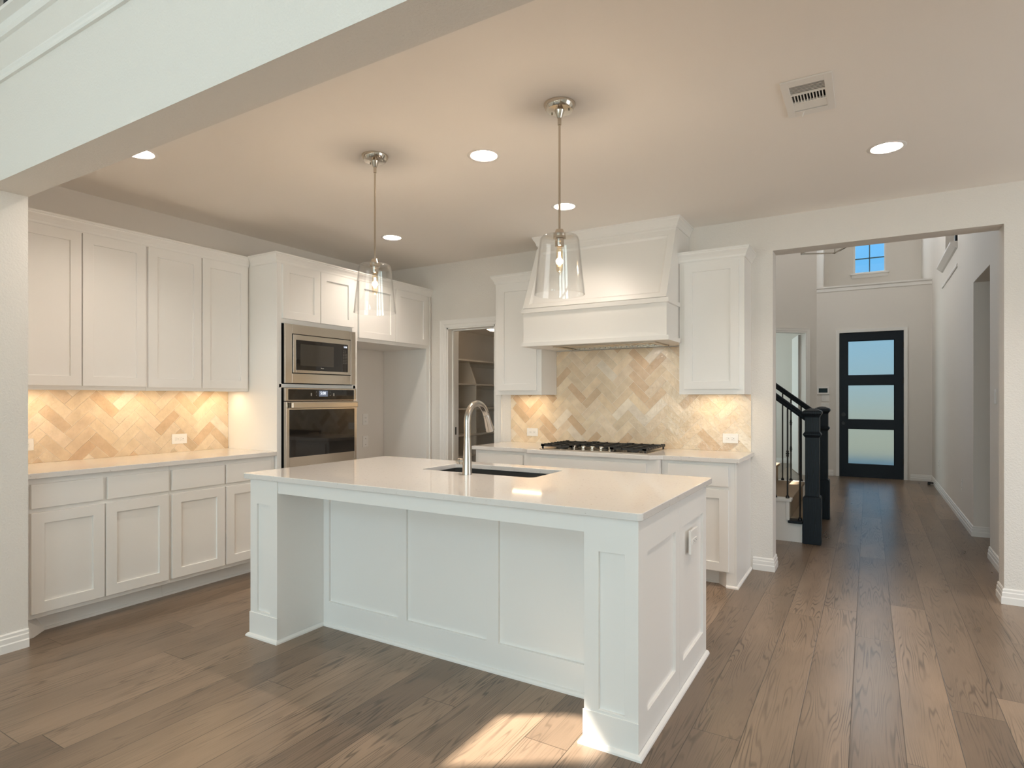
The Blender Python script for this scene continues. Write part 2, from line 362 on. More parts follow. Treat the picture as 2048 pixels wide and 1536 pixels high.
# ------------------------------------------------------------------ shell
struct('floor', B().box(-6.0, 4.2, -6.0, 15.5, -0.1, 0), M['floor'])
cans = [(-3.58, 1.84), (-1.907, 2.878), (-1.908, 3.945), (-3.57, 3.94), (0.086, 3.938), (0.086, 1.9), (2.0, 3.94), (2.0, 1.9)]
VX0, VX1, VY0, VY1 = -0.34, -0.135, 2.888, 3.262
ceil = struct('ceiling', B().box(-4.8, RX, YF, RWB, CZ, CZ+0.12), M['ceiling'])
cut = []
for i, (cx_, cy_) in enumerate(cans):
    cut.append(obj('c', B().lathe([(0.0755, CZ-0.05), (0.0755, CZ+0.10)], (cx_, cy_, 0), 32, True), None))
cut.append(obj('c', B().box(VX0+0.03, VX1-0.03, VY0+0.05, VY1-0.05, CZ-0.02, CZ+0.05), None))
boolean(ceil, cut)
# living room left wall (with the high window the sun comes through), return and kitchen left wall
lw = struct('wall_left', B().box(LW-0.14, LW, -5.2, YF, 0, 5.7), M['wall'])
k = (LW-0.07 - (-1.35))/0.828*-1
t0 = (1.35+LW)*-1/0.828     # horizontal travel factor from the wall to x=-1.35
sy = 0.560*t0; sz = 1.25*t0
t1 = (0.86+LW)*-1/0.828; sz1 = 1.25*t1
SUNW = (1.93-0.2-sy, 1.93+0.2-sy, sz, sz1-0.01)
SWP = [(SUNW[0]-0.095, SUNW[2]), (SUNW[1], SUNW[2]), (SUNW[1], 4.19), (SUNW[1]-0.19, SUNW[3]+0.212), (SUNW[0]-0.095, SUNW[3]+0.212)]   # upper corner shaped to keep the sun beam off the header
cut = [obj('c', B().loft([[(LW-0.3, a, c) for a, c in SWP], [(LW+0.2, a, c) for a, c in SWP]]), None)]
boolean(lw, cut)
w = obj('window_2', B().sweep(SWP, [(0, 0), (-0.06, 0), (-0.06, 0.018), (0, 0.018)], lambda a, b_, h: (LW+h, a, b_), True), M['trim']); w['kind'] = 'structure'
struct('wall_return', B().box(KW-0.2, LW-0.14, YF-0.14, YF, 0, CZ), M['wall'])
struct('wall_kitchen_left', B().box(KW-0.14, KW, YF, RWB, 0, CZ), M['wall_fine'])
struct('wall_header', B().box(LW, RX, YN, YF, BZ, 3.205), M['wall'])
struct('wall_right', B().box(RX, RX+0.14, -5.2, RWB, 0, 5.7), M['wall'])
boolean(bpy.data.objects['wall_right'], [obj('c', B().box(RX-0.1, RX+0.3, 1.8, 4.4, 0.6, 2.4), None)])  # opening added for the kitchen fill lamp
b_ = B()
for yy in (1.8, 2.64, 3.50, 4.36): b_.box(RX+0.09, RX+0.13, yy, yy+0.04, 0.6, 2.4)
for zz in (0.6, 1.48, 2.36): b_.box(RX+0.09, RX+0.13, 1.8, 4.4, zz, zz+0.04)
o = obj('window_9', b_, M['trim']); o['kind'] = 'structure'  # bars of the made-up fill window, out of view
# back wall of the living room with six windows
bw = struct('wall_back', B().box(-4.1, RX+0.2, -5.14, -5.0, 0, 5.7), M['wall'])
cut = []
for wx in (-2.6, -0.4, 1.8):
    cut.append(obj('c', B().box(wx-0.75, wx+0.75, -5.3, -4.9, 0.45, 2.45), None)); cut.append(obj('c', B().box(wx-0.75, wx+0.75, -5.3, -4.9, 3.3, 4.9), None))
boolean(bw, cut)
n_ = 3
for wx in (-2.6, -0.4, 1.8):
    for z0, z1 in ((0.45, 2.45), (3.3, 4.9)):
        b_ = B()
        for xx in (wx-0.75, wx-0.25, wx+0.25, wx+0.72): b_.box(xx-0.01 if xx > wx-0.7 else xx, xx+0.03, -4.95, -4.90, z0, z1)
        for zz in (z0, (z0+z1)/2, z1-0.04): b_.box(wx-0.75, wx+0.75, -4.95, -4.90, zz, zz+0.04)
        o = obj('window_%d' % n_, b_, M['trim']); o['kind'] = 'structure'; n_ += 1
struct('ceiling_living', B().box(-4.2, RX+0.2, -5.2, 6.3, 5.7, 5.85), M['ceiling'])
# upper hall behind the balcony
struct('floor_upper', B().box(-5.2, RX, YF, RWB, 2.87, 3.13), M['wall_fine'])
struct('wall_upper', B().box(-5.2, RX, 4.3, 4.42, 3.13, 5.7), M['wall_fine'])
struct('wall_upper_left', B().box(-5.3, -5.2, YN, 4.4, 3.1, 5.7), M['wall_fine'])
# balcony trim: cap with small mould and lower band
struct('trim_1', B().sweep([(RX, YN), (LW, YN)], [(0.0, 3.115), (0.014, 3.12), (0.018, 3.14), (0.012, 3.155), (0.012, 3.19), (0.045, 3.205), (0.045, 3.224), (-0.20, 3.224), (-0.20, 3.206), (0, 3.206)]), M['trim'])
struct('trim_2', B().sweep([(RX, YN), (LW, YN)], [(0, 2.908), (0.013, 2.908), (0.016, 2.918), (0.010, 2.926), (0.010, 2.938), (0.014, 2.946), (0.014, 2.955), (0, 2.958)]), M['trim'])
# range wall with pantry doorway and hall opening
b_ = B()
b_.box(KW-0.14, PD0, RW, RWB, 0, CZ); b_.box(PD0, PD1, RW, RWB, PDZ, CZ); b_.box(PD1, OP0, RW, RWB, 0, CZ)
b_.box(OP0, OP1, RW, RWB, OPZ, CZ); b_.box(OP1, RX, RW, RWB, 0, CZ)
struct('wall_range', b_, M['wall'])
# foyer shell
struct('wall_foyer_header', B().box(-2.3, HX+0.3, RW+0.02, RWB, CZ, 5.7), M['wall_fine'])
b_ = B(); T_ = 0.14
NY0, NY1, NZ = 6.34, 7.255, 2.455       # corridor opening in the hall's right wall
UY0, UY1, UZ = 8.45, 9.70, 3.10         # upstairs overlook
b_.box(HX, HX+T_, RWB, NY0, 0, 5.7); b_.box(HX, HX+T_, NY0, NY1, NZ, 5.7); b_.box(HX, HX+T_, NY1, UY0, 0, 5.7)
b_.box(HX, HX+T_, UY0, UY1, 0, UZ); b_.box(HX, HX+T_, UY0, UY1, 4.9, 5.7); b_.box(HX, HX+T_, UY1, 14.1, 0, 5.7)
struct('wall_hall_right', b_, M['wall_fine'])
b_ = B(); b_.box(HX+T_, 3.0, NY1, NY1+0.1, 0, 2.9); b_.box(HX+T_, 3.0, NY0-0.1, NY0, 0, 2.9); b_.box(3.0, 3.1, NY0-.1, NY1+.1, 0, 2.9); b_.box(HX+T_, 3.0, NY0, NY1, 2.75, 2.9)
struct('wall_corridor', b_, M['wall_fine'])
b_ = B(); b_.box(2.2, 2.3, 7.6, 10.6, 3.0, 5.7); b_.box(HX+T_, 2.2, 7.6, 7.7, 3.0, 5.7); b_.box(HX+T_, 2.2, 10.5, 10.6, 3.0, 5.7); b_.box(HX+T_, 2.2, 7.6, 10.6, 2.95, 3.05)
struct('wall_upstairs', b_, M['wall_fine'])
# front wall with door opening, deep ledge niche above
FL = -0.775
b_ = B(); b_.box(FL, -0.430, FY, FY+0.16, 0, 3.17); b_.box(0.495, HX, FY, FY+0.16, 0, 3.17); b_.box(-0.430, 0.495, FY, FY+0.16, 2.445, 3.17)
b_.box(FL, HX, FY, 13.9, 3.17, 3.20)
struct('wall_front', b_, M['wall_fine'])
WX0, WX1, WZ0, WZ1 = -0.262, 0.297, 3.835, 5.25
b_ = B(); b_.box(-1.2, WX0, 13.9, 14.05, 3.1, 5.7); b_.box(WX1, HX+.3, 13.9, 14.05, 3.1, 5.7); b_.box(WX0, WX1, 13.9, 14.05, 3.1, WZ0); b_.box(WX0, WX1, 13.9, 14.05, WZ1, 5.7)
struct('wall_niche', b_, M['wall_fine'])
struct('wall_niche_left', B().box(FL-0.12, FL, FY, 14.05, 3.17, 5.7), M['wall_fine'])
struct('ceiling_foyer', B().box(-6.0, 3.2, RWB, 14.2, 5.7, 5.85), M['ceiling'])
# angled wall with doorway
DA = Vector((FL, FY)); DD = Vector((-0.7071, -0.7071)); DN = Vector((0.7071, -0.7071))   # travel and outward (towards hall)
def dg(s_, z_, out_): p_ = DA+DD*s_+DN*out_; return (p_.x, p_.y, z_)
def dbox(b_, s0, s1, z0, z1, o0, o1):
    b_.loft([[dg(s0, z0, o0), dg(s1, z0, o0), dg(s1, z0, o1), dg(s0, z0, o1)], [dg(s0, z1, o0), dg(s1, z1, o0), dg(s1, z1, o1), dg(s0, z1, o1)]])
b_ = B(); dbox(b_, 0, 0.235, 0, 5.7, 0, -0.12); dbox(b_, 0.235, 1.05, 2.46, 5.7, 0, -0.12); dbox(b_, 1.05, 1.9, 0, 5.7, 0, -0.12)
struct('wall_angled', b_, M['wall_fine'])
CAS = [(0, 0), (0, 0.010), (0.03, 0.012), (0.034, 0.016), (0.062, 0.018), (0.078, 0.022), (0.078, 0)]
b_ = B().sweep([(1.05, 0), (1.05, 2.46), (0.235, 2.46), (0.235, 0)], [(-o_, h_) for o_, h_ in CAS], lambda a, c, h: dg(a, c, h))
struct('trim_3', b_, M['trim'])
ex = FL-0.7071*1.9; ey = FY-0.7071*1.9
struct('wall_foyer_left', B().box(ex-0.12, ex, 7.62, ey, 0, 5.7), M['wall_fine'])
struct('wall_stair', B().box(-4.8, ex, 7.62, 7.74, 0, 5.7), M['wall_fine'])
# room beyond the angled doorway
b_ = B(); b_.box(-5.0, FL-0.14, 13.4, 13.5, 0, 2.9); b_.box(-5.1, -5.0, 7.74, 13.5, 0, 2.9); b_.box(FL-0.24, FL-0.14, FY+0.2, 13.5, 0, 2.9)
struct('wall_study', b_, M['wall_fine'])
struct('ceiling_study', B().loft([[(-5, 7.74, 2.74), (ex-.12, 7.74, 2.74), (ex-.12, ey+.1, 2.74), (FL-.14, FY+.17, 2.74), (FL-.14, 13.4, 2.74), (-5, 13.4, 2.74)], [(-5, 7.74, 2.8), (ex-.12, 7.74, 2.8), (ex-.12, ey+.1, 2.8), (FL-.14, FY+.17, 2.8), (FL-.14, 13.4, 2.8), (-5, 13.4, 2.8)]]), M['ceiling'])
basebd('baseboard_study', [(FL-0.24, 13.4), (-5.0, 13.4)])
# pantry shell
PX0, PX1, PY, PZ = -4.22, -2.95, 6.60, 2.14
b_ = B(); b_.box(PX0-0.1, PX0, RWB, PY+0.08, 0, 2.74); b_.box(PX0, PX1+0.1, PY, PY+0.08, 0, 2.74); b_.box(PX1, PX1+0.1, RWB, PY, 0, 2.74)
struct('wall_pantry', b_, M['wall_fine'])
struct('ceiling_pantry', B().box(PX0, PX1, RWB, PY, PZ, PZ+0.1), M['ceiling'])
struct('wall_under_stair', B().box(PX1+0.1, OP0-0.35, 6.0, 6.08, 0, 2.74), M['wall_fine'])
# pantry door casing and jamb
struct('trim_4', B().sweep([(PD0, 0), (PD0, PDZ), (PD1, PDZ), (PD1, 0)], CAS, lambda a, c, h: (a, RW-h, c)), M['trim'])
b_ = B(); b_.box(PD0, PD0+0.016, RW-0.002, RWB+0.002, 0, PDZ); b_.box(PD1-0.016, PD1, RW-0.002, RWB+.002, 0, PDZ); b_.box(PD0, PD1, RW-0.002, RWB+.002, PDZ-0.016, PDZ)
b_.box(PD0+0.016, PD0+0.028, RW+0.07, RW+0.105, 0, PDZ-0.016); b_.box(PD0+.016, PD1-.016, RW+0.07, RW+0.105, PDZ-0.028, PDZ-0.016)
struct('trim_5', b_, M['trim'], 0.001)
tag(obj('strike_plate', B().box(PD0+0.0155, PD0+0.0185, RW+0.105, RW+0.14, 0.95, 1.03), M['iron']), 'small dark metal strike plate on the left pantry door jamb', 'strike plate')
# baseboards (room side on the left of travel)
basebd('baseboard_left', [(LW-0.30, YF), (LW, YF), (LW, -5.0)][::-1][0:2][::-1] if False else [(LW, -5.0), (LW, YF)][::-1])
basebd('baseboard_range', [(OP0, RWB), (OP0, RW), (-0.775, RW)])
basebd('baseboard_right', [(RX, RW), (OP1, RW), (OP1, RWB)])
basebd('baseboard_hall', [(HX, RWB), (HX, NY0)])
basebd('baseboard_corridor', [(2.9, NY1), (HX, NY1), (HX, FY), (0.585, FY)])
basebd('baseboard_front', [(-0.52, FY), (FL, FY), (FL-.7071*.15, FY-.7071*.15)])
# ledge trim above the front door
struct('trim_6', B().sweep([(HX, FY), (FL, FY)], [(-.1, 3.165), (0.012, 3.165), (0.012, 3.215), (0.035, 3.23), (0.035, 3.252), (-0.1, 3.252)]), M['trim'])
# hall overlook trim
struct('trim_7', B().sweep([(HX, UY0), (HX, UY1+0.35)], [(0, 2.835), (0.012, 2.835), (0.016, 2.85), (0.01, 2.87), (0, 2.875)]), M['trim'])
struct('trim_8', B().sweep([(HX, UY0), (HX, UY1+0.35)], [(-0.10, UZ), (-0.10, UZ+0.03), (0.07, UZ+0.03), (0.07, UZ+0.01), (0.02, UZ-0.04), (0, UZ-0.05)]), M['trim'])

# ------------------------------------------------------------------ doors and windows of the foyer
dr = obj('door_1', B().sweep([(-0.430, 0), (-0.430, 2.445), (0.495, 2.445), (0.495, 0)], [(0, 0), (0, 0.014), (0.05, 0.02), (0.05, 0)], lambda a, c, h: (a, FY-h, c)), M['trim']); dr['kind'] = 'structure'
G = [(0.215, 0.820), (0.965, 1.560), (1.713, 2.305)]
b_ = B().plate([-0.418, -0.308, 0.370, 0.483], [0.006, G[0][0], G[0][1], G[1][0], G[1][1], G[2][0], G[2][1], 2.433], lambda i, j: 0.0, 0.045, lambda x, y, z: (x, FY+0.055+y, z))
dl = struct('door_leaf', B().box(-0.4295, -0.308, FY+.01, FY+.055, .001, 2.4445).box(0.370, 0.4945, FY+.01, FY+.055, .001, 2.4445).box(-0.308, 0.370, FY+.01, FY+.055, .001, G[0][0]).box(-0.308, 0.370, FY+.01, FY+.055, G[0][1], G[1][0]).box(-0.308, 0.370, FY+.01, FY+.055, G[1][1], G[2][0]).box(-0.308, 0.370, FY+.01, FY+.055, G[2][1], 2.4445), M['navy'], 0.0, dr)
b_.bm.free()
for g0, g1 in G:
    obj('glass_pane', B().box(-0.312, 0.374, FY+0.030, FY+0.036, g0-.004, g1+.004), M['frost'], dr)
    obj('glazing_bead', B().sweep([(-0.308, g0), (0.370, g0), (0.370, g1), (-0.308, g1)], [(0, 0.0), (0.012, -0.012), (0.012, -0.02), (0, -0.02)], lambda a, c, h: (a, FY+0.008-h, c), True), M['navy'], dr)
for z_ in (1.054, 0.909):
    b_ = B().tube([(-0.367, FY+0.012, z_), (-0.367, FY-0.012, z_)], 0.032, 20)
    if z_ < 1: b_.tube([(-0.367, FY-0.01, z_), (-0.367, FY-0.04, z_), (-0.367, FY-0.055, z_), (-0.367, FY-0.07, z_)], [0.012, 0.012, 0.028, 0.024], 16)
    obj('deadbolt' if z_ > 1 else 'door_knob', b_, M['black'], dr, smooth=True)
for z_ in (0.3, 0.97, 1.62, 2.2): obj('hinge', B().tube([(0.487, FY-0.004, z_-0.05), (0.487, FY-0.004, z_+0.05)], 0.009, 10), M['black'], dr)
wn = obj('window_1', B().sweep([(WX0, WZ0), (WX1, WZ0), (WX1, WZ1), (WX0, WZ1)], [(0, 0), (0.03, 0), (0.03, 0.05), (0, 0.05)], lambda a, c, h: (a, 14.0-h, c), True), M['trim']); wn['kind'] = 'structure'
mx_, mz_ = (WX0+WX1)/2, 4.14
b_ = B().box(mx_-0.010, mx_+0.010, 13.955, 13.98, WZ0, WZ1)
for z_ in (4.14, 4.45, 4.76, 5.05): b_.box(WX0, WX1, 13.955, 13.98, z_-0.010, z_+0.010)
obj('muntin', b_, mat('blue-grey window bars', (0.10, 0.19, 0.26), 0.5), wn)
obj('pane', B().box(WX0+.02, WX1-.02, 13.972, 13.975, WZ0+.02, WZ1-.02), M['pane'], wn)
obj('sill', B().box(WX0-0.05, WX1+0.05, 13.84, 13.9, WZ0-0.03, WZ0).box(WX0-0.03, WX1+0.03, 13.875, 13.9, WZ0-0.09, WZ0-0.03), M['trim'], wn, 0.004)
# open white panel door in the angled doorway
d2 = obj('door_2', B().box(0, 0.038, -.02, .02, 0.01, 2.44), M['trim']); d2['kind'] = 'structure'
hp = DA+DD*0.245-DN*0.13
d2.location = (hp.x, hp.y, 0); d2.rotation_euler = (0, 0, math.radians(103))
b_ = B().plate([0, 0.11, 0.35, 0.43, 0.67, 0.78], [0.0, 0.22, 0.85, 1.0, 1.72, 1.86, 2.30, 2.43], lambda i, j: 0.010 if i in (1, 3) and j in (1, 3, 5) else 0, 0.036, lambda x, y, z: (x, y+0.018, z+.01))
obj('door_leaf', b_, M['trim'], d2)
obj('door_knob', B().tube([(0.72, -0.018, 1.0), (0.72, -0.04, 1.0), (0.72, -0.055, 1.0), (0.72, -0.07, 1.0)], [0.012, 0.012, 0.028, 0.02], 16), M['nickel'], d2, smooth=True)

# keypad panel, blank plates, switches and other wall bits
kp = thing('keypad_panel', 'white alarm touch panel with dark screen left of the front door', 'keypad', (-0.674, FY, 1.466))
obj('housing', B((-.674, FY, 1.466)).box(-0.768, -0.580, FY-0.024, FY-.0005, 1.400, 1.534), M['plastic'], kp, 0.004)
obj('screen', B((-.674, FY, 1.466)).box(-0.742, -0.606, FY-0.026, FY-0.024, 1.428, 1.504), M['screen'], kp)
def plate_at(name, label, cat, c, ax, w, h, kind, th=0.006, group=None):
    """wall plate centred at c; ax: outward normal angle about z (0 -> faces -y)"""
    t_ = thing(name, label, cat, c, ax, group)
    obj('cover_plate', B().box(-w/2, w/2, -th, -0.0003, -h/2, h/2), M['plastic'], t_, 0.002)
    k0 = th-0.006
    def socket(px, pz, turn):
        b_ = B(); s_ = B()
        b_.box(px-0.0165, px+0.0165, -0.0085-k0, -0.006-k0, pz-0.0135, pz+0.0135)
        obj('receptacle', b_, M['plastic'], t_, 0.003)
        if turn: s_.box(px-0.008, px-0.002, -0.0092-k0, -0.0085-k0, pz-0.007, pz-0.0055).box(px-0.008, px-0.002, -0.0092-k0, -0.0085-k0, pz+0.0055, pz+0.007).box(px+0.004, px+0.009, -0.0092-k0, -0.0085-k0, pz-0.002, pz+0.002)
        else: s_.box(px-0.007, px-0.0055, -0.0092-k0, -0.0085-k0, pz-0.002, pz+0.006).box(px+0.0055, px+0.007, -0.0092-k0, -0.0085-k0, pz-0.002, pz+0.006).box(px-0.002, px+0.002, -0.0092-k0, -0.0085-k0, pz-0.009, pz-0.005)
        obj('socket_slots', s_, M['slot'], t_)
    if kind == 'h': socket(-0.0195, 0, True); socket(0.0195, 0, True)
    elif kind == 'v': socket(0, -0.0195, False); socket(0, 0.0195, False)
    elif kind == 'rocker': obj('rocker', B().box(-0.016, 0.016, -0.010, -0.006, -0.033, 0.033), M['plastic'], t_, 0.003)
    elif kind == 'data':
        for zz in (-0.031, 0.031): obj('screw', B().box(-0.003, 0.003, -0.0072, -0.006, zz-.003, zz+.003), M['slot'], t_)
    return t_
plate_at('light_switch', 'square white switch plate directly below the alarm touch panel', 'switch', (-0.640, FY, 1.338), 0, 0.116, 0.116, 'rocker')
plate_at('light_switch', 'lower white switch plate, just above the farther newel post', 'switch', (-0.645, FY, 1.19), 0, 0.116, 0.116, 'rocker')
plate_at('power_outlet', 'white outlet on the herringbone tile left of the gas cooktop', 'outlet', (-2.74, RW-0.012, 1.014), 0, 0.118, 0.076, 'h')
plate_at('power_outlet', 'white outlet on the herringbone tile right of the gas cooktop', 'outlet', (-0.943, RW-0.012, 1.017), 0, 0.118, 0.076, 'h')
plate_at('power_outlet', 'white outlet on left counter tile beside the wall corner, nearest the camera', 'outlet', (KW+0.012, 1.655, 1.042), PI/2, 0.118, 0.076, 'h')
plate_at('power_outlet', 'white outlet on left counter tile near the oven cabinet', 'outlet', (KW+0.012, 2.655, 1.022), PI/2, 0.118, 0.076, 'h')
plate_at('power_outlet', 'white outlet inside the empty refrigerator alcove, upper of two plates', 'outlet', (KW, 4.66, 1.11), PI/2, 0.076, 0.118, 'v')
plate_at('blank_plate', 'white blank plate inside the refrigerator alcove, below the outlet', 'wall plate', (KW, 4.66, 0.875), PI/2, 0.076, 0.118, 'data')
plate_at('light_switch', 'narrow white light switch on the hall wall beside the opening', 'switch', (HX, 6.06, 1.350), -PI/2, 0.076, 0.118, 'rocker')
plate_at('power_outlet', 'faint outlet low on the hall wall near the front door', 'outlet', (HX, 10.55, 0.385), -PI/2, 0.076, 0.118, 'v')
plate_at('wall_plate', 'pale plate low on the hall wall before the side corridor', 'wall plate', (HX, 8.05, 0.40), -PI/2, 0.076, 0.118, 'data')
tag(obj('door_stop', B().tube([(0.80, 11.2, 0.0), (0.80, 11.2, 0.045)], [0.02, 0.016], 12).tube([(0.80, 11.2, 0.03), (0.858, 11.2, 0.03)], 0.012, 10), M['black'], smooth=True), 'small black door stop on the floor at the hall corner', 'door stop')

# ------------------------------------------------------------------ cabinet builders (local: x along the run, front faces -y, origin at left back bottom)
def shaker(name, x, z, w_, h_, yf, parent, rail=0.062, t=0.02):
    return obj(name, B().plate([x, x+rail, x+w_-rail, x+w_], [z, z+rail, z+h_-rail, z+h_], lambda i, j: 0.011 if (i, j) == (1, 1) else 0, t, lambda a, b_, c: (a, yf+b_, c)), M['cab'], parent, 0.0012)
def slab(name, x, z, w_, h_, yf, parent, t=0.02):
    return obj(name, B().box(x, x+w_, yf-t, yf, z, z+h_), M['cab'], parent, 0.002)
CROWN = [(0, 0), (0.006, 0), (0.010, 0.008), (0.012, 0.020), (0.022, 0.040), (0.034, 0.056), (0.036, 0.064), (0.040, 0.066), (0.040, 0.078), (0, 0.078)]

# left run base cabinets
D0 = 4.600-4.005
def base_cab(name, label, loc, rotz, w_, depth, doors, drawers, toe=True, h=0.888, dz=(0.133, 0.697), wz=(0.721, 0.857), end=None, group=None, toez=0.105):
    t_ = thing(name, label, 'cabinet', loc, rotz, group)
    obj('body', B().box(0, w_, -depth, 0, toez, h), M['cab'], t_, 0.001)
    if toe:
        obj('toe_kick', B().box(0.0, w_, -depth+0.085, 0, 0, toez).box(0.0, w_, -depth+0.079, -depth+0.085, 0, 0.018), M['cab'], t_)
    for x0, x1 in doors: shaker('door', x0, dz[0], x1-x0, dz[1]-dz[0], -depth, t_)
    for x0, x1 in drawers: slab('drawer', x0, wz[0], x1-x0, wz[1]-wz[0], -depth, t_)
    return t_
Y0 = 1.440
c1 = base_cab('base_cabinet', 'white two-door base cabinet of the left run, nearest the camera', (KW+.002, Y0, 0), PI/2, 2.247-Y0, D0, [(1.478-Y0, 1.849-Y0), (1.857-Y0, 2.237-Y0)], [(1.478-Y0, 1.842-Y0), (1.866-Y0, 2.237-Y0)], group=None)
obj('end_bracket', B().loft([[(0, -D0, 0.105), (0.022, -D0, 0.105), (0.055, -D0, 0), (0, -D0, 0)], [(0, -D0+0.085, 0.105), (0.085, -D0+0.085, 0.105), (0.145, -D0+0.085, 0), (0, -D0+0.085, 0)]]), M['cab'], c1)
c2 = base_cab('base_cabinet', 'white two-door base cabinet of the left run, beside the oven cabinet', (KW+.002, 2.248, 0), PI/2, 3.068-2.248, D0, [(2.259-2.248, 2.640-2.248), (2.652-2.248, 3.03-2.248)], [(2.259-2.248, 2.636-2.248), (2.652-2.248, 3.03-2.248)])
def quartz_top(name, label, pts, z0, z1, bevel=0.003, holes=None):
    o = obj(name, B().loft([[(x, y, z0) for x, y in pts], [(x, y, z1) for x, y in pts]]), M['quartz'])
    if holes: boolean(o, holes)
    md = o.modifiers.new('bevel', 'BEVEL'); md.width = bevel; md.segments = 3; md.limit_method = 'ANGLE'; md.angle_limit = 0.9
    return tag(o, label, 'countertop')
quartz_top('countertop', 'white quartz countertop along the left wall under the tile', [(KW+.0005, Y0+.002), (-3.968, Y0+.002), (-3.968, 3.068), (KW+.0005, 3.068)], 0.8885, 0.920)

# left run wall cabinets
UD = 4.600-4.324
def wall_cab(name, label, loc, rotz, w_, depth, doors, z0, z1, dz, rail=0.062):
    t_ = thing(name, label, 'cabinet', loc, rotz)
    obj('body', B().box(0, w_, -depth, 0, z0+0.012, z1).box(0, w_, -depth, -depth+0.02, z0, z0+0.012).box(0, 0.018, -depth+.02, 0, z0, z0+.012).box(w_-0.018, w_, -depth+.02, 0, z0, z0+.012), M['cab'], t_, 0.001)
    for x0, x1 in doors: shaker('door', x0, dz[0], x1-x0, dz[1]-dz[0], -depth, t_, rail)
    return t_
wall_cab('wall_cabinet', 'tall white two-door wall cabinet at the left end of the left wall', (KW+.002, Y0, 0), PI/2, 2.266-Y0, UD, [(1.478-Y0, 1.863-Y0), (1.870-Y0, 2.258-Y0)], 1.390, 2.44, (1.416, 2.391))
wall_cab('wall_cabinet', 'tall white two-door wall cabinet adjoining the oven cabinet', (KW+.002, 2.267, 0), PI/2, 3.068-2.267, UD, [(2.275-2.267, 2.660-2.267), (2.668-2.267, 3.048-2.267)], 1.390, 2.44, (1.412, 2.391))
xc = -4.324
tag(obj('crown_molding', B().sweep([(xc+.0035, 3.066), (xc+.0035, Y0)], [(o_, h_+2.3925) for o_, h_ in CROWN]), M['cab']), 'white crown molding along the top of the left wall cabinets', 'crown molding')

# oven tower
TX = -3.975; TD = 4.600-3.975
tw = thing('oven_cabinet', 'tall white cabinet holding the microwave and wall oven', 'cabinet', (KW+.002, 3.070, 0), PI/2)
TW_ = 3.922-3.070
b_ = B()
b_.box(0, 0.02, -TD, 0, 0, 2.44); b_.box(TW_-0.02, TW_, -TD, 0, 0, 2.44); b_.box(0.02, TW_-.02, -0.02, 0, 0, 2.44); b_.box(0.02, TW_-.02, -TD, -.02, 2.42, 2.44)
for z0, z1 in ((1.930, 2.42), (1.421, 1.450), (0.10, 0.75)): b_.box(0.02, TW_-.02, -TD, -.02, z0, z1)
b_.box(0.02, 0.042, -TD, -TD+0.02, 0.1, 1.93); b_.box(TW_-0.05, TW_-0.02, -TD, -TD+0.02, 0.1, 1.93); b_.box(0.02, TW_-.02, -TD+.07, -.02, 0, 0.1)
obj('body', b_, M['cab'], tw, 0.001)
shaker('door', 3.113-3.07, 1.966, 3.484-3.113, 2.395-1.966, -TD, tw)
shaker('door', 3.492-3.07, 1.966, 3.864-3.492, 2.395-1.966, -TD, tw)
slab('drawer', 0.045, 0.14, TW_-0.09, 0.55, -TD, tw)
# refrigerator enclosure
FRX = 3.924
fr = thing('refrigerator_surround', 'white cabinet bridging the empty refrigerator alcove, with side panel', 'cabinet', (KW+.002, FRX, 0), PI/2)
FW_ = RW-0.002-FRX
obj('body', B().box(0, FW_, -TD, 0, 1.852, 2.44), M['cab'], fr, 0.001)
obj('side_panel', B().box(FW_-0.075, FW_, -TD, -TD+.02, 0, 1.852).box(FW_-0.045, FW_-0.02, -TD+0.02, 0, 0, 1.852).box(FW_-0.030, FW_-0.018, -TD-0.014, -TD, 0, 2.396), M['cab'], fr, 0.001)
shaker('door', 0.006, 1.884, 4.412-3.924-.006, 2.396-1.884, -TD, fr)
shaker('door', 4.424-3.924, 1.884, 4.905-4.424, 2.396-1.884, -TD, fr)
tag(obj('crown_molding', B().sweep([(TX+.0025, RW-0.002), (TX+.0025, 3.0685), (-4.28, 3.0685)], [(o_*0.9+.0005 if o_ > 0 else .0005, h_+2.3985) for o_, h_ in CROWN]), M['cab']), 'white crown molding over the oven cabinet and refrigerator alcove', 'crown molding')

# microwave (front plane x = -3.955 and a trim kit); world coordinates with origin offset
def xb(o, x0, x1, y0, y1, z0, z1): return B(o).box(x0, x1, y0, y1, z0, z1)
mo = (-3.955, 3.49, 1.45)
mw = thing('microwave', 'built-in stainless microwave with black door above the wall oven', 'microwave', mo)
FX = -3.955
b_ = B(mo)
def frame_box(b_, x0, x1, y0, y1, z0, z1, iy0, iy1, iz0, iz1):
    b_.box(x0, x1, y0, iy0, z0, z1); b_.box(x0, x1, iy1, y1, z0, z1); b_.box(x0, x1, iy0, iy1, z0, iz0); b_.box(x0, x1, iy0, iy1, iz1, z1)
frame_box(b_, FX+0.001, FX+0.016, 3.120, 3.870, 1.456, 1.926, 3.186, 3.815, 1.534, 1.852)
obj('trim_kit', b_, M['steel'], mw, 0.0015)
obj('housing', B(mo).box(-4.45, FX, 3.127, 3.864, 1.462, 1.920), M['black'], mw)
b_ = B(mo); frame_box(b_, FX+0.004, FX+0.020, 3.193, 3.808, 1.541, 1.845, 3.222, 3.774, 1.564, 1.804)
obj('door_frame', b_, M['steel'], mw, 0.001)
obj('door_glass', xb(mo, FX+0.004, FX+0.0215, 3.2215, 3.702, 1.5635, 1.8045), M['blackglass'], mw, 0.001)
obj('window', xb(mo, FX+0.0215, FX+0.0222, 3.262, 3.613, 1.600, 1.774), mat('microwave window', (0.05, 0.045, 0.038), 0.05), mw)
obj('control_panel', xb(mo, FX+0.004, FX+0.0212, 3.704, 3.7745, 1.5635, 1.8045), M['blackglass'], mw, 0.001)
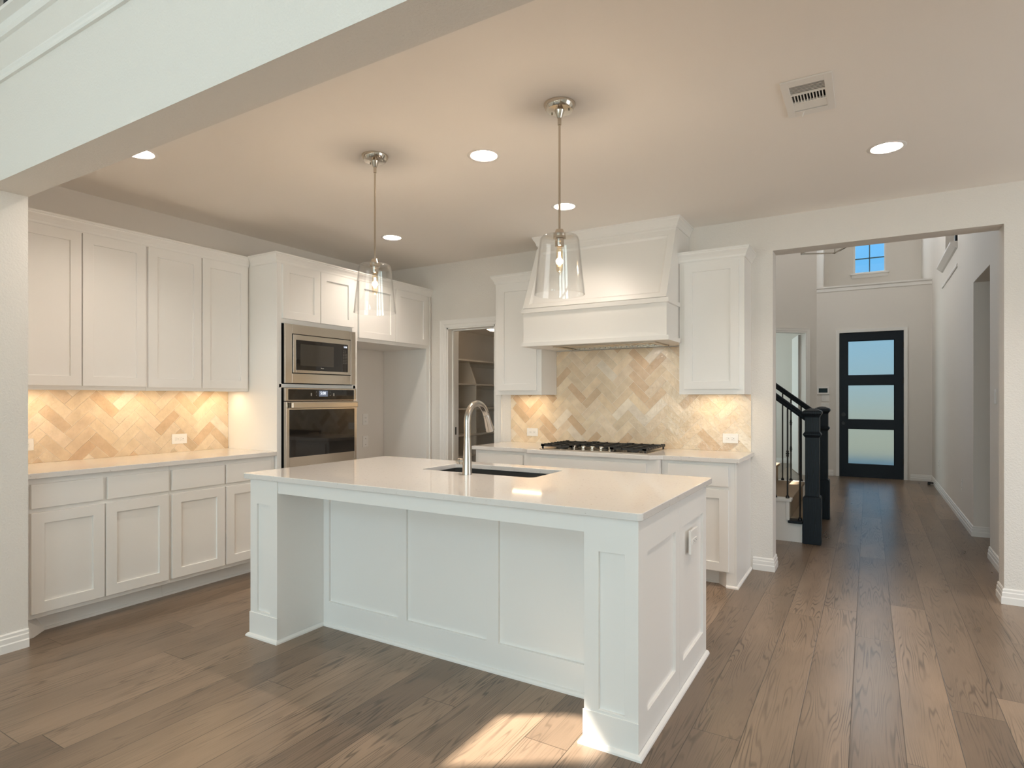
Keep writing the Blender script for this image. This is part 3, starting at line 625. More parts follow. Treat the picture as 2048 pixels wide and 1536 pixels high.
def digits(txt, size, y, z, x, parent, o, m_):
    me = text_mesh(txt, size)
    ob = obj('clock_digits', me, m_, parent); ob.location = (x-o[0], y-o[1], z-o[2]); ob.rotation_euler = (PI/2, 0, PI/2); return ob
digits('5:08', 0.022, 3.745, 1.781, FX+0.0216, mw, mo, M['digits'])
b_ = B(mo)
for r_ in range(9):
    for c_ in range(3):
        if (r_ < 2 and c_ == 2): continue
        y_ = 3.724+c_*0.018; z_ = 1.748-r_*0.0135; b_.box(FX+0.0212, FX+0.0216, y_-0.003, y_+0.003, z_-0.0014, z_+0.0014)
obj('buttons', b_, M['icons'], mw)
obj('logo', B(mo).box(FX+0.0215, FX+0.0219, 3.475, 3.505, 1.5822, 1.5848).box(FX+0.0215, FX+0.0219, 3.475, 3.479, 1.5848, 1.5870), mat('silver print', (0.7, 0.68, 0.64), 0.3), mw)

oo = (-3.955, 3.49, 0.75)
ov = thing('wall_oven', 'stainless built-in wall oven with black glass door and lit clock', 'oven', oo)
obj('housing', B(oo).box(-4.5, FX-.001, 3.127, 3.864, 0.756, 1.416), M['black'], ov)
b_ = B(oo); frame_box(b_, FX, FX+0.022, 3.120, 3.872, 1.3155, 1.419, 3.146, 3.846, 1.323, 1.408)
obj('control_frame', b_, M['steel'], ov, 0.001)
obj('control_panel', xb(oo, FX, FX+0.023, 3.147, 3.845, 1.324, 1.407), M['blackglass'], ov)
obj('display', xb(oo, FX+0.023, FX+0.0236, 3.452, 3.545, 1.350, 1.399), M['display'], ov)
digits('5:08', 0.034, 3.494, 1.377, FX+0.0241, ov, oo, M['digits'])
for y_ in (3.372, 3.612):
    b_ = B(oo).box(FX+0.0230, FX+0.0233, y_-0.006, y_+0.006, 1.3555, 1.3785); obj('touch_icon', b_, M['icons'], ov)
for y_, z_ in ((3.425, 1.388), (3.425, 1.36), (3.572, 1.388), (3.572, 1.36)): obj('touch_icon', B(oo).box(FX+0.023, FX+0.0234, y_-0.003, y_+0.003, z_-0.002, z_+.002), M['icons'], ov)
b_ = B(oo); frame_box(b_, FX, FX+0.030, 3.120, 3.872, 0.760, 1.309, 3.150, 3.842, 0.868, 1.243)
obj('door', b_, M['steel'], ov, 0.0015)
obj('door_glass', xb(oo, FX+.002, FX+0.031, 3.149, 3.843, 0.867, 1.245), M['blackglass'], ov)
b_ = B(oo).box(FX+0.050, FX+0.074, 3.146, 3.846, 1.256, 1.304)
for y_ in (3.23, 3.74): b_.box(FX+0.03, FX+0.052, y_, y_+0.022, 1.268, 1.292)
obj('door_handle', b_, M['steel'], ov, 0.006, seg=3)

# ------------------------------------------------------------------ tile backsplashes
def clip(poly, x0, x1, y0, y1):
    def cl(P, f, g):
        R = []
        for i in range(len(P)):
            a, b_ = P[i-1], P[i]; fa, fb = f(a), f(b_)
            if fa >= 0:
                R.append(a)
                if fb < 0: R.append(g(a, b_, fa, fb))
            elif fb >= 0: R.append(g(a, b_, fa, fb))
        return R
    g = lambda a, b_, fa, fb: (a[0]+(b_[0]-a[0])*fa/(fa-fb), a[1]+(b_[1]-a[1])*fa/(fa-fb))
    for f in (lambda p: p[0]-x0, lambda p: x1-p[0], lambda p: p[1]-y0, lambda p: y1-p[1]):
        poly = cl(poly, f, g)
        if len(poly) < 3: return []
    return poly
TONES = [(0.78, 0.69, 0.57), (0.75, 0.65, 0.51), (0.68, 0.55, 0.41), (0.81, 0.76, 0.68), (0.65, 0.51, 0.37), (0.77, 0.68, 0.55), (0.74, 0.63, 0.49), (0.76, 0.67, 0.54)]
def herringbone(name, label, rects, put, ph, seed):
    """rects: list of (u0,u1,z0,z1); put(u, d, z) maps to world, d = distance out of the wall"""
    rnd = random.Random(seed); TW2, TL2 = 0.0690, 0.2070; g = 0.0015; c = math.cos(PI/4)
    t_ = thing(name, label, 'backsplash', put(rects[0][0], 0, rects[0][2]))
    org = Vector(put(rects[0][0], 0, rects[0][2]))
    gb = B(org)
    for r in rects:
        P = [(r[0], r[2]), (r[1], r[2]), (r[1], r[3]), (r[0], r[3])]; gb.loft([[put(u, 0.0005, z) for u, z in P], [put(u, 0.0085, z) for u, z in P]])
    obj('grout', gb, M['grout'], t_)
    bm = bmesh.new(); cl_ = bm.loops.layers.color.new('tile')
    for a in range(-60, 60):
        for b_ in range(-30, 30):
            for kind in (0, 1):
                if kind == 0: x0, y0, w_, h_ = a*TW2+b_*TL2, a*TW2-b_*TL2, TL2, TW2
                else: x0, y0, w_, h_ = a*TW2+b_*TL2+TL2, a*TW2-b_*TL2+TW2-TL2, TW2, TL2
                R4 = [(x0+g, y0+g), (x0+w_-g, y0+g), (x0+w_-g, y0+h_-g), (x0+g, y0+h_-g)]
                P = [((x-y)*c+ph[0], (x+y)*c+ph[1]) for x, y in R4]
                mu = sum(p[0] for p in P)/4; mz = sum(p[1] for p in P)/4
                if not any(r[0]-.2 < mu < r[1]+.2 and r[2]-.2 < mz < r[3]+.2 for r in rects): continue
                tone = rnd.choice(TONES); j = rnd.uniform(0.92, 1.06); tone = tuple(min(1, q*j*w_) for q, w_ in zip(tone, (1.03, 0.98, 0.90))); tx, tz = rnd.uniform(-.012, .012), rnd.uniform(-.012, .012)
                for r in rects:
                    Q = clip(P, *r)
                    if len(Q) < 3: continue
                    F = lambda u, z: 0.0105+(u-mu)*tx+(z-mz)*tz
                    top = [bm.verts.new(Vector(put(u, F(u, z), z))-org) for u, z in Q]; bot = [bm.verts.new(Vector(put(u, 0.008, z))-org) for u, z in Q]
                    fs = [bm.faces.new(top)]
                    for i in range(len(Q)): fs.append(bm.faces.new((top[i-1], top[i], bot[i], bot[i-1])))
                    for f in fs:
                        for l in f.loops: l[cl_] = (*[q**(1/2.2) for q in tone], 1)
    bmesh.ops.recalc_face_normals(bm, faces=bm.faces)
    me = bpy.data.meshes.new('tiles'); bm.to_mesh(me); bm.free()
    obj('tiles', me, M['tile'], t_)
    return t_
herringbone('tile_backsplash', 'cream herringbone tile backsplash behind the cooktop, up to the hood', [(-2.981, -2.486, 0.9145, 1.366), (-2.486, -1.275, 0.9145, 1.765), (-1.275, -0.790, 0.9145, 1.366)], lambda u, d, z: (u, RW-d, z), (-2.185, 1.238), 3)
herringbone('tile_backsplash', 'cream herringbone tile backsplash under the left wall cabinets', [(Y0, 3.068, 0.9205, 1.400)], lambda u, d, z: (KW+d, u, z), (1.932, 1.248), 11)
# edge strip at right end of range tile
# ------------------------------------------------------------------ range wall cabinets
RD = RW-4.395
def rb(name, label, x0, x1, depth, doors, drawers, dz, wz, toe=True):
    return base_cab(name, label, (x0, RW-.001, 0), 0, x1-x0, depth, [(a-x0, b_-x0) for a, b_ in doors], [(a-x0, b_-x0) for a, b_ in drawers], toe, 0.882, dz, wz)
rb('base_cabinet', 'white base cabinet left of the cooktop', -2.995, -2.470, RD, [(-2.955, -2.505)], [(-2.955, -2.505)], (0.12, 0.69), (0.715, 0.855))
rb('base_cabinet', 'wide white base cabinet under the cooktop, stepping forward', -2.468, -1.325, RD+0.055, [(-2.40, -1.905), (-1.895, -1.42)], [(-2.40, -1.42)], (0.12, 0.69), (0.715, 0.850))
c3 = rb('base_cabinet', 'white base cabinet right of the cooktop, at the end of the run', -1.323, -0.805, RD, [(-1.27, -0.845)], [(-1.27, -0.845)], (0.115, 0.690), (0.713, 0.858))
obj('end_panel', B((-1.323, RW-.001, 0)).loft([[(-0.8045, RW-.002, 0), (-0.8045, 4.395, 0), (-0.8045, 4.395, .882), (-0.8045, RW-.002, .882)], [(-0.793, RW-.002, 0), (-0.793, 4.395, 0), (-0.793, 4.395, .882), (-0.793, RW-.002, .882)]]).box(-0.862, -0.8045, 4.395, 4.415, 0, 0.105), M['cab'], c3, 0.001)
obj('shoe_molding', B((-1.323, RW-.001, 0)).sweep([(-0.793, RW-.002), (-0.793, 4.395), (-0.862, 4.395)][::-1], [(0, 0), (-0.014, 0), (-0.013, 0.010), (-0.006, 0.017), (0, 0.018)]), M['cab'], c3)
o_ = B((-1.323, RW-.001, 0)).loft([[(-0.862, 4.396, 0), (-0.862, 4.41, 0), (-0.862, 4.41, .105), (-0.862, 4.396, .105)], [(-0.925, 4.47, 0), (-0.862, 4.478, 0), (-0.862, 4.478, .105), (-0.925, 4.47, .105)]])
obj('toe_bracket', o_, M['cab'], c3)
quartz_top('countertop', 'white quartz countertop around the gas cooktop', [(-3.020, RW-.001), (-3.020, 4.362), (-2.500, 4.362), (-2.420, 4.300), (-1.385, 4.300), (-1.305, 4.362), (-0.770, 4.362), (-0.770, RW-.001)], 0.8825, 0.914)
UY = RW-4.680
def upper(name, label, x0, x1, door):
    t_ = wall_cab(name, label, (x0, RW-.001, 0), 0, x1-x0, UY, [(door[0]-x0, door[1]-x0)], 1.366, 2.40, (1.405, 2.365), 0.060)
    obj('crown', B((x0, RW-.001, 0)).sweep([(x1, RW-.002), (x1, 4.680), (x0, 4.680), (x0, RW-.002)], [(o_, h_+2.386) for o_, h_ in CROWN]), M['cab'], t_)
    return t_
upper('wall_cabinet', 'narrow white wall cabinet left of the range hood', -2.967, -2.487, (-2.927, -2.532))
upper('wall_cabinet', 'narrow white wall cabinet right of the range hood', -1.270, -0.789, (-1.226, -0.826))

# ------------------------------------------------------------------ range hood
HO = (-1.88, RW, 1.766)
hd = thing('range_hood', 'white tapered wooden range hood above the gas cooktop', 'range hood', HO)
HX0, HX1, HYF = -2.484, -1.273, 4.350
b_ = B(HO); b_.box(HX0, HX1, HYF, HYF+0.018, 1.77, 2.06); b_.box(HX0, HX0+0.018, HYF+.018, RW-.001, 1.77, 2.06); b_.box(HX1-0.018, HX1, HYF+.018, RW-.001, 1.77, 2.06)
IX0, IX1, IY0, IY1 = -2.27, -1.40, 4.47, 4.86
b_.box(HX0+.018, HX1-.018, HYF+.018, IY0, 1.772, 1.785); b_.box(HX0+.018, HX1-.018, IY1, RW-.013, 1.772, 1.785); b_.box(HX0+.018, IX0, IY0, IY1, 1.772, 1.785); b_.box(IX1, HX1-.018, IY0, IY1, 1.772, 1.785)
obj('base_box', b_, M['cab'], hd, 0.001)
def band(z0, z1, nm):
    b_ = B(HO); b_.box(HX0-0.018, HX1+0.018, HYF-0.016, HYF, z0, z1)
    b_.box(HX0-0.018, HX0, HYF, 4.657, z0, z1); b_.box(HX1, HX1+0.018, HYF, 4.657, z0, z1)
    obj(nm, b_, M['cab'], hd, 0.001)
band(1.766, 1.800, 'lower_band'); band(2.044, 2.078, 'upper_band')
b_ = B(HO)
prof = [(RW-.001, 2.062), (HYF+.002, 2.062), (HYF+.002, 2.078), (4.602, 2.63), (4.602, CZ-.001), (RW-.001, CZ-.001)]
b_.loft([[(HX0, y, z) for y, z in prof], [(HX1, y, z) for y, z in prof]])
obj('tapered_body', b_, M['cab'], hd, 0.001)
sl = math.hypot(4.602-HYF, 2.63-2.078); dy, dz_ = (4.602-HYF)/sl, (2.63-2.078)/sl
def onslope(x, d, s_): return (x, HYF+.002+dy*s_+d*dz_, 2.078+dz_*s_-d*dy)
xs = [HX0, HX0+0.052, HX1-0.052, HX1]; zs = [0, 0.036, sl-0.045, sl]
b_ = B(HO)
for i in range(3):
    for j in range(3):
        if (i, j) == (1, 1): continue
        c8 = [[onslope(x, 0, s_) for x, s_ in ((xs[i], zs[j]), (xs[i+1], zs[j]), (xs[i+1], zs[j+1]), (xs[i], zs[j+1]))], [onslope(x, -0.016, s_) for x, s_ in ((xs[i], zs[j]), (xs[i+1], zs[j]), (xs[i+1], zs[j+1]), (xs[i], zs[j+1]))]]
        b_.loft(c8)
obj('front_frame', b_, M['cab'], hd)
b_ = B(HO); IN = [(xs[1], zs[1]), (xs[2], zs[1]), (xs[2], zs[2]), (xs[1], zs[2])]
b_.sweep(IN, [(0, 0), (0, 0.012), (0.012, 0.004), (0.02, 0)], lambda a, c, h: onslope(a, -h, c), True)
obj('panel_molding', b_, M['cab'], hd)
obj('crown', B(HO).sweep([(HX1, RW-.002), (HX1, 4.602), (HX0, 4.602), (HX0, RW-.002)], [(o_*0.95, h_+CZ-0.0785) for o_, h_ in CROWN]), M['cab'], hd)
ins = obj('filter_insert', B(HO).box(IX0, IX1, IY0, IY0+0.022, 1.762, 1.80).box(IX0, IX1, IY1-0.022, IY1, 1.762, 1.80).box(IX0, IX0+0.04, IY0+.035, IY1-.035, 1.762, 1.80).box(IX1-0.04, IX1, IY0+.035, IY1-.035, 1.762, 1.80).box(IX0, IX1, IY0, IY1, 1.795, 1.82), M['steel'], hd, 0.001)
b_ = B(HO); nb = 16
for i in range(nb):
    x_ = IX0+0.05+(IX1-IX0-0.10)*(i+0.5)/nb; b_.tube([(x_, IY0+0.03, 1.777), (x_, IY1-0.03, 1.777)], 0.009, 8)
obj('baffles', b_, M['steel'], ins)
b_ = B(HO).box(IX0+.01, IX1-.01, IY0+.01, IY1-.01, 1.7925, 1.7945)
obj('filter_shadow', b_, M['gap'], ins)

# ------------------------------------------------------------------ cooktop
CX0, CX1, CY0, CY1 = -2.345, -1.430, 4.372, 4.890
CO = ((CX0+CX1)/2, (CY0+CY1)/2, 0.9145)
ck = thing('gas_cooktop', 'stainless gas cooktop with black iron grates and five knobs', 'cooktop', CO)
obj('base_tray', B(CO).box(CX0, CX1, CY0, CY1, 0.9145, 0.921), M['steel'], ck, 0.002)
kx = [-2.062, -1.978, -1.900, -1.823, -1.745]
def grate(x0, x1, y0, y1):
    b_ = B(CO); z0, z1 = 0.938, 0.953; s_ = 0.012
    b_.box(x0, x1, y0, y0+s_, z0, z1); b_.box(x0, x1, y1-s_, y1, z0, z1); b_.box(x0, x0+s_, y0, y1, z0, z1); b_.box(x1-s_, x1, y0, y1, z0, z1)
    n = max(2, round((x1-x0)/0.095))
    for i in range(1, n): xx = x0+(x1-x0)*i/n; b_.box(xx-.005, xx+.005, y0, y1, z0+.004, z1+.004)
    m_ = 8 if y1-y0 > .4 else 5
    for i in range(m_+1):
        yy = y0+.006+(y1-y0-.012)*i/m_
        b_.box(x0-0.002, x0+0.03, yy-.006, yy+.006, z0, z1+0.005); b_.box(x1-0.03, x1+0.002, yy-.006, yy+.006, z0, z1+0.005)
        if i % 2 == 0: b_.box(x0, x1, yy-.004, yy+.004, z0+.002, z1)
    for xx in (x0+.004, x1-.016):
        for yy in (y0+.004, y1-.016): b_.box(xx, xx+.012, yy, yy+.012, 0.921, z0)
    return obj('grate', b_, M['iron'], ck)
grate(CX0+0.010, -2.050, CY0+0.015, CY1-0.02); grate(-2.045, -1.735, CY0+0.145, CY1-0.02); grate(-1.730, CX1-0.010, CY0+0.015, CY1-0.02)
for bx, by, br in ((-2.195, 4.50, 0.034), (-2.195, 4.75, 0.030), (-1.89, 4.68, 0.045), (-1.58, 4.50, 0.030), (-1.58, 4.75, 0.036)):
    obj('burner', B(CO).lathe([(0, 0), (br+0.018, 0), (br+0.018, 0.006), (br+.008, 0.010), (br, 0.011), (br, 0.019), (0, 0.020)], (bx, by, 0.921), 24), M['black'], ck, smooth=True)
for x_ in kx:
    kn = obj('knob', B(CO).lathe([(0, 0), (0.018, 0), (0.0175, 0.004), (0.0150, 0.006), (0.0165, 0.028), (0.0150, 0.031), (0, 0.031)], (x_, CY0+0.062, 0.921), 20), M['nickel'], ck, smooth=True)
    obj('pointer', B(CO).box(x_+0.010, x_+0.024, CY0+0.056, CY0+0.068, 0.941, 0.950), M['nickel'], kn, 0.002)

# ------------------------------------------------------------------ island
IO = (-1.86, 2.68, 0)
isl = thing('kitchen_island', 'large white panelled kitchen island with seating recess', 'island', IO)
IX0_, IX1_, IYN, IYF, IYB = -2.996, -0.732, 2.140, 3.215, 2.462
LP0, LP1, RP0 = -2.996, -2.768, -0.951
b_ = B(IO)
b_.box(IX0_+.02, IX1_-.0195, IYF-0.02, IYF, 0.1, 0.883)   # far face
b_.box(IX0_+.02, IX1_-.0195, IYB+0.0215, IYB+0.036, 0.0, 0.883)
b_.box(IX0_+.02, IX1_-.0195, IYB+0.036, IYF-0.02, 0.0, 0.12); b_.box(IX0_, IX0_+0.02, IYB+.002, IYF, 0, 0.883)
obj('body', b_, M['cab'], isl)
# recessed back panel
b_ = B(IO).plate([LP1, -2.722, -2.190, -2.130, -1.617, -1.547, -1.010, RP0], [0, 0.143, 0.815, 0.883], lambda i, j: 0.015 if (j == 1 and i in (1, 3, 5)) else 0, 0.020, lambda x, y, z: (x, IYB+.020+y, z))
obj('back_panel', b_, M['cab'], isl, 0.001)
# posts
b_ = B(IO).plate([LP0, -2.939, -2.827, LP1], [0, 0.149, 0.748, 0.883], lambda i, j: 0.013 if (i, j) == (1, 1) else 0, 0.018, lambda x, y, z: (x, IYN+.018+y, z))
b_.box(LP0, LP0+.018, IYN+.018, IYB+.002, 0, .883); b_.box(LP1-.018, LP1, IYN+.018, IYB, 0, .883); b_.box(LP0-.004, LP1+.004, IYN-.004, IYN, 0, .136)
obj('post', b_, M['cab'], isl, 0.001)
b_ = B(IO).plate([RP0, -0.890, -0.786, IX1_], [0, 0.143, 0.750, 0.883], lambda i, j: 0.013 if (i, j) == (1, 1) else 0, 0.018, lambda x, y, z: (x, IYN+.018+y, z))
b_.box(RP0, RP0+.018, IYN+.018, IYB, 0, .883); b_.box(RP0-.004, IX1_+.002, IYN-.004, IYN, 0, .132)
obj('post', b_, M['cab'], isl, 0.001)
obj('apron', B(IO).box(LP1+.0005, RP0-.0005, IYN+.006, IYN+.026, 0.817, 0.883), M['cab'], isl, 0.001)
b_ = B(IO).plate([2.158, 2.250, 2.640, 2.7025], [0, 0.131, 0.748, 0.883], lambda i, j: 0.013 if (i, j) == (1, 1) else 0, 0.018, lambda x, y, z: (IX1_-.018-y, x, z))
b_.plate([2.7040, 2.763, 3.148, IYF], [0, 0.131, 0.748, 0.883], lambda i, j: 0.013 if (i, j) == (1, 1) else 0, 0.018, lambda x, y, z: (IX1_-.018-y, x, z))
obj('end_panel', b_, M['cab'], isl, 0.001)
SH = [(0, 0), (0.016, 0), (0.015, 0.008), (0.009, 0.016), (0, 0.019)]
obj('shoe_molding', B(IO).sweep([(LP0-.004, IYF), (LP0-.004, IYN-.004), (LP1+.004, IYN-.004), (LP1+.004, IYB), (RP0-.004, IYB), (RP0-.004, IYN-.004), (IX1_+.002, IYN-.004), (IX1_+.002, IYF)], [(-o_, h_) for o_, h_ in SH]), M['cab'], isl)
SX0, SX1, SY0, SY1 = -2.300, -1.535, 2.785, 3.165
sc_ = obj('c', B().loft([[(x, y, 0.5) for x, y in rrect(SX0, SX1, SY0, SY1, 0.035)], [(x, y, 1.2) for x, y in rrect(SX0, SX1, SY0, SY1, 0.035)]]), None)
ct = quartz_top('countertop', 'large white quartz island countertop with sink cutout', rrect(-3.045, -0.714, 2.122, 3.285, 0.022), 0.8848, 0.914, 0.003, [sc_])
def ring(x0, x1, y0, y1, r, z): return [(x, y, z) for x, y in rrect(x0, x1, y0, y1, r)]
g_ = 0.006
sk = B().loft([ring(SX0-.02, SX1+.02, SY0-.02, SY1+.02, .05, .8825), ring(SX0-g_, SX1+g_, SY0-g_, SY1+g_, .04, .8825), ring(SX0-g_, SX1+g_, SY0-g_, SY1+g_, .04, .66), ring(SX0+.02, SX1-.02, SY0+.02, SY1-.02, .04, .645)], True, False)
sk.face(ring(SX0+.02, SX1-.02, SY0+.02, SY1-.02, .04, .645))
sk.loft([ring(SX0-.02, SX1+.02, SY0-.02, SY1+.02, .05, .8825), ring(SX0-.02, SX1+.02, SY0-.02, SY1+.02, .05, .64)], True, True)
sk2 = B()
so = thing('sink', 'dark undermount sink in the island countertop', 'sink', (-1.9, 2.97, 0.64))
bb = B((-1.9, 2.97, 0.64)); 
bb.loft([ring(SX0-.02, SX1+.02, SY0-.02, SY1+.02, .05, .640), ring(SX0-.02, SX1+.02, SY0-.02, SY1+.02, .05, .8825), ring(SX0-g_, SX1+g_, SY0-g_, SY1+g_, .04, .8825), ring(SX0-g_, SX1+g_, SY0-g_, SY1+g_, .04, .67), ring(SX0+.02, SX1-.02, SY0+.02, SY1-.02, .04, .652)])
sk.bm.free(); sk2.bm.free()
obj('basin', bb, M['sink'], so)
obj('drain', B((-1.9, 2.97, 0.64)).lathe([(0, 0), (0.045, 0), (0.045, 0.003), (0.03, 0.001), (0, 0.001)], (-1.918, 2.99, .6525), 24), M['brushed'], so)

# faucet: tapered body, gooseneck towards the sink, pull-down head, side lever
FO = (-1.914, 2.722, 0.914)
fa = thing('faucet', 'brushed nickel gooseneck pull-down faucet on the island', 'faucet', FO)
obj('body', B(FO).lathe([(0.0, 0), (0.0275, 0), (0.0275, 0.004), (0.0265, 0.02), (0.0240, 0.10), (0.0205, 0.17), (0.0190, 0.205), (0.0188, 0.206), (0, 0.206)], FO, 32), M['brushed'], fa, smooth=True)
fx, fy, fz = FO; R_ = 0.098
pts = [(fx, fy, fz+0.206), (fx, fy, fz+0.25), (fx, fy, fz+0.285)]
for i in range(0, 15):
    a = PI - i*(PI*0.89)/14; pts.append((fx, fy+R_+R_*math.cos(a), fz+0.295+R_*math.sin(a)))
obj('gooseneck', B(FO).tube(pts, 0.0185, 20), M['brushed'], fa, smooth=True)
e1 = Vector(pts[-1]); d1 = (Vector(pts[-1])-Vector(pts[-2])).normalized()
hb = obj('spray_head', B(FO).tube([e1+d1*0.0015, e1+d1*0.004, e1+d1*0.03, e1+d1*0.075, e1+d1*0.105, e1+d1*0.108], [0.0175, 0.0185, 0.0195, 0.0235, 0.0255, 0.021], 24), M['brushed'], fa, smooth=True)
obj('seam', B(FO).tube([e1-d1*0.0005, e1+d1*0.0015], 0.0178, 20), M['black'], fa)
obj('button', B(FO).tube([e1-d1*0.012+Vector((0.015, 0, 0)), e1-d1*0.012+Vector((0.0195, 0, 0))], 0.003, 8), M['black'], fa)
hv = Vector((-1, -0.12, 0.0)).normalized(); hc = Vector((fx, fy, fz+0.072))
hn = obj('handle', B(FO).tube([hc+hv*0.015, hc+hv*0.040], 0.0185, 20).tube([hc+hv*0.0425, hc+hv*0.060, hc+hv*0.066], [0.0185, 0.0185, 0.014], 20), M['brushed'], fa, smooth=True)
obj('handle_ring', B(FO).tube([hc+hv*0.040, hc+hv*0.0425], 0.0170, 20), M['black'], fa)

plate_at('power_outlet', 'white outlet plate on the right end of the kitchen island', 'outlet', (-0.7300, 2.913, 0.655), PI/2, 0.128, 0.112, 'h', 0.012)

# ------------------------------------------------------------------ pendants
def pendant(label, x, y):
    t_ = thing('pendant_light', label, 'pendant light', (x, y, CZ), 0, 'glass pendants over the island')
    Z = -CZ
    obj('canopy', B().lathe([(0, -0.0005), (0.076, -0.0005), (0.076, -0.004), (0.066, -0.026), (0.063, -0.030), (0.024, -0.031), (0.022, -0.036), (0.014, -0.058), (0.010, -0.066), (0, -0.066)], (0, 0, 0), 40), M['nickel'], t_, smooth=True)
    for sx in (-0.045, 0.045): obj('screw', B().lathe([(0, 0), (0.004, 0), (0.004, -0.006), (0, -0.007)], (sx, 0.01, -0.0305), 10), M['nickel'], t_)
    obj('stem', B().tube([(0, 0, -0.064), (0, 0, 2.140+Z)], 0.0055, 12).tube([(0, 0, -0.066), (0, 0, -0.098)], 0.009, 12), M['nickel'], t_, smooth=True)
    obj('socket_cap', B().lathe([(0, 2.142+Z), (0.018, 2.141+Z), (0.022, 2.130+Z), (0.028, 2.116+Z), (0.030, 2.111+Z), (0.030, 2.098+Z), (0.021, 2.096+Z), (0.021, 2.062+Z), (0.017, 2.060+Z), (0, 2.060+Z)], (0, 0, 0), 28), M['nickel'], t_, smooth=True)
    so_ = [(0.029, 2.1105), (0.070, 2.1105), (0.083, 2.108), (0.090, 2.101), (0.0935, 2.090), (0.1205, 1.831)]
    si_ = [(r-0.0032 if i > 1 else r, z-(0.003 if i < 3 else 0.001)) for i, (r, z) in enumerate(so_)]; si_[-1] = (so_[-1][0]-0.0034, 1.831)
    obj('glass_shade', B().lathe([(r, z+Z) for r, z in so_]+[(r, z+Z) for r, z in reversed(si_)]+[(0.029, 2.1105+Z)], (0, 0, 0), 64), M['glass'], t_, smooth=True)
    bu_ = obj('bulb', B().lathe([(0.0, 1.936+Z), (0.006, 1.937+Z), (0.013, 1.944+Z), (0.0165, 1.958+Z), (0.0165, 2.035+Z), (0.013, 2.052+Z), (0.012, 2.060+Z)], (0, 0, 0), 24), M['bulbglass'], t_, smooth=True)
    b_ = B()
    for k_ in range(4):
        a = k_*PI/2+.4; b_.tube([(0.006*math.cos(a), 0.006*math.sin(a), 1.975+Z), (0.004*math.cos(a+.5), 0.004*math.sin(a+.5), 2.035+Z)], 0.0011, 6)
    obj('filament', b_, M['filament'], bu_)
    lamp('bulb_light', 'POINT', (0, 0, 2.0+Z), 7, (1.0, 0.84, 0.68), size=0.016, parent=t_)
    return t_
p1 = pendant('glass pendant light over the left part of the island, farther from the camera', -2.451, 2.561)
p2 = pendant('glass pendant light hanging in front of the range hood, nearer the camera', -1.265, 2.562)

# recessed can lights: the first eight spots, five of them in view
CL = ['recessed ceiling light partly hidden by the header at upper left', 'recessed ceiling light between the two pendant stems, nearer one', 'recessed ceiling light right behind the nearer pendant stem', 'recessed ceiling light behind the left pendant, by the oven cabinet', 'recessed ceiling light at the right, near the hall opening']
def can(label, x, y, e_):
    t_ = thing('recessed_light', label, 'ceiling light', (x, y, CZ), 0, 'recessed kitchen ceiling lights')
    obj('trim_ring', B().lathe([(0.074, 0.03), (0.0745, -0.0005), (0.078, -0.004), (0.092, -0.003), (0.096, -0.0003), (0.090, -0.0003)], (0, 0, 0), 40), M['plastic'], t_, smooth=True)
    obj('reflector', B().lathe([(0.0745, 0.0), (0.070, 0.03), (0.052, 0.074)], (0, 0, 0), 32), M['plastic'], t_, smooth=True)
    obj('lens', B().lathe([(0.0, 0.072), (0.053, 0.072), (0.053, 0.076), (0, 0.076)], (0, 0, 0), 32), M['lens'], t_)
    lamp('can_glow', 'AREA', (0, 0, 0.066), e_, WARM, size=0.09, parent=t_, shape='DISK')
    return t_
for i, (x, y) in enumerate(cans[:5]): can(CL[i], x, y, (9, 18, 4.5, 12, 15)[i])
for x, y in cans[5:]: can('recessed ceiling light outside the picture, right of the kitchen', x, y, 10)

# under-cabinet strips
def strip(label, loc, rot, ln, e_):
    t_ = thing('under_cabinet_light', label, 'light', loc, rot)
    obj('housing', B().box(-ln/2, ln/2, -0.02, 0.02, 0.0, 0.010), M['plastic'], t_, 0.002)
    lamp('strip_glow', 'AREA', (0, 0, -0.002), e_, (1.0, 0.76, 0.48), size=ln*0.9, size_y=0.03, parent=t_)
    return t_
strip('slim light under the left wall cabinets, nearest the camera', (KW+0.15, 1.66, 1.390), PI/2, 0.36, 0.9)
strip('slim light under the middle of the left wall cabinets', (KW+0.15, 2.25, 1.390), PI/2, 0.46, 1.1)
strip('slim light under the left wall cabinets, beside the oven cabinet', (KW+0.15, 2.82, 1.390), PI/2, 0.40, 1.1)
strip('slim light under the cabinet left of the range hood', (-2.727, RW-0.15, 1.366), 0, 0.34, 0.9)
strip('slim light under the cabinet right of the range hood', (-1.03, RW-0.15, 1.366), 0, 0.34, 0.9)
lamp('hood_glow', 'AREA', (-1.62, 4.60, 1.760), 1.5, WARM, size=0.06, parent=None)

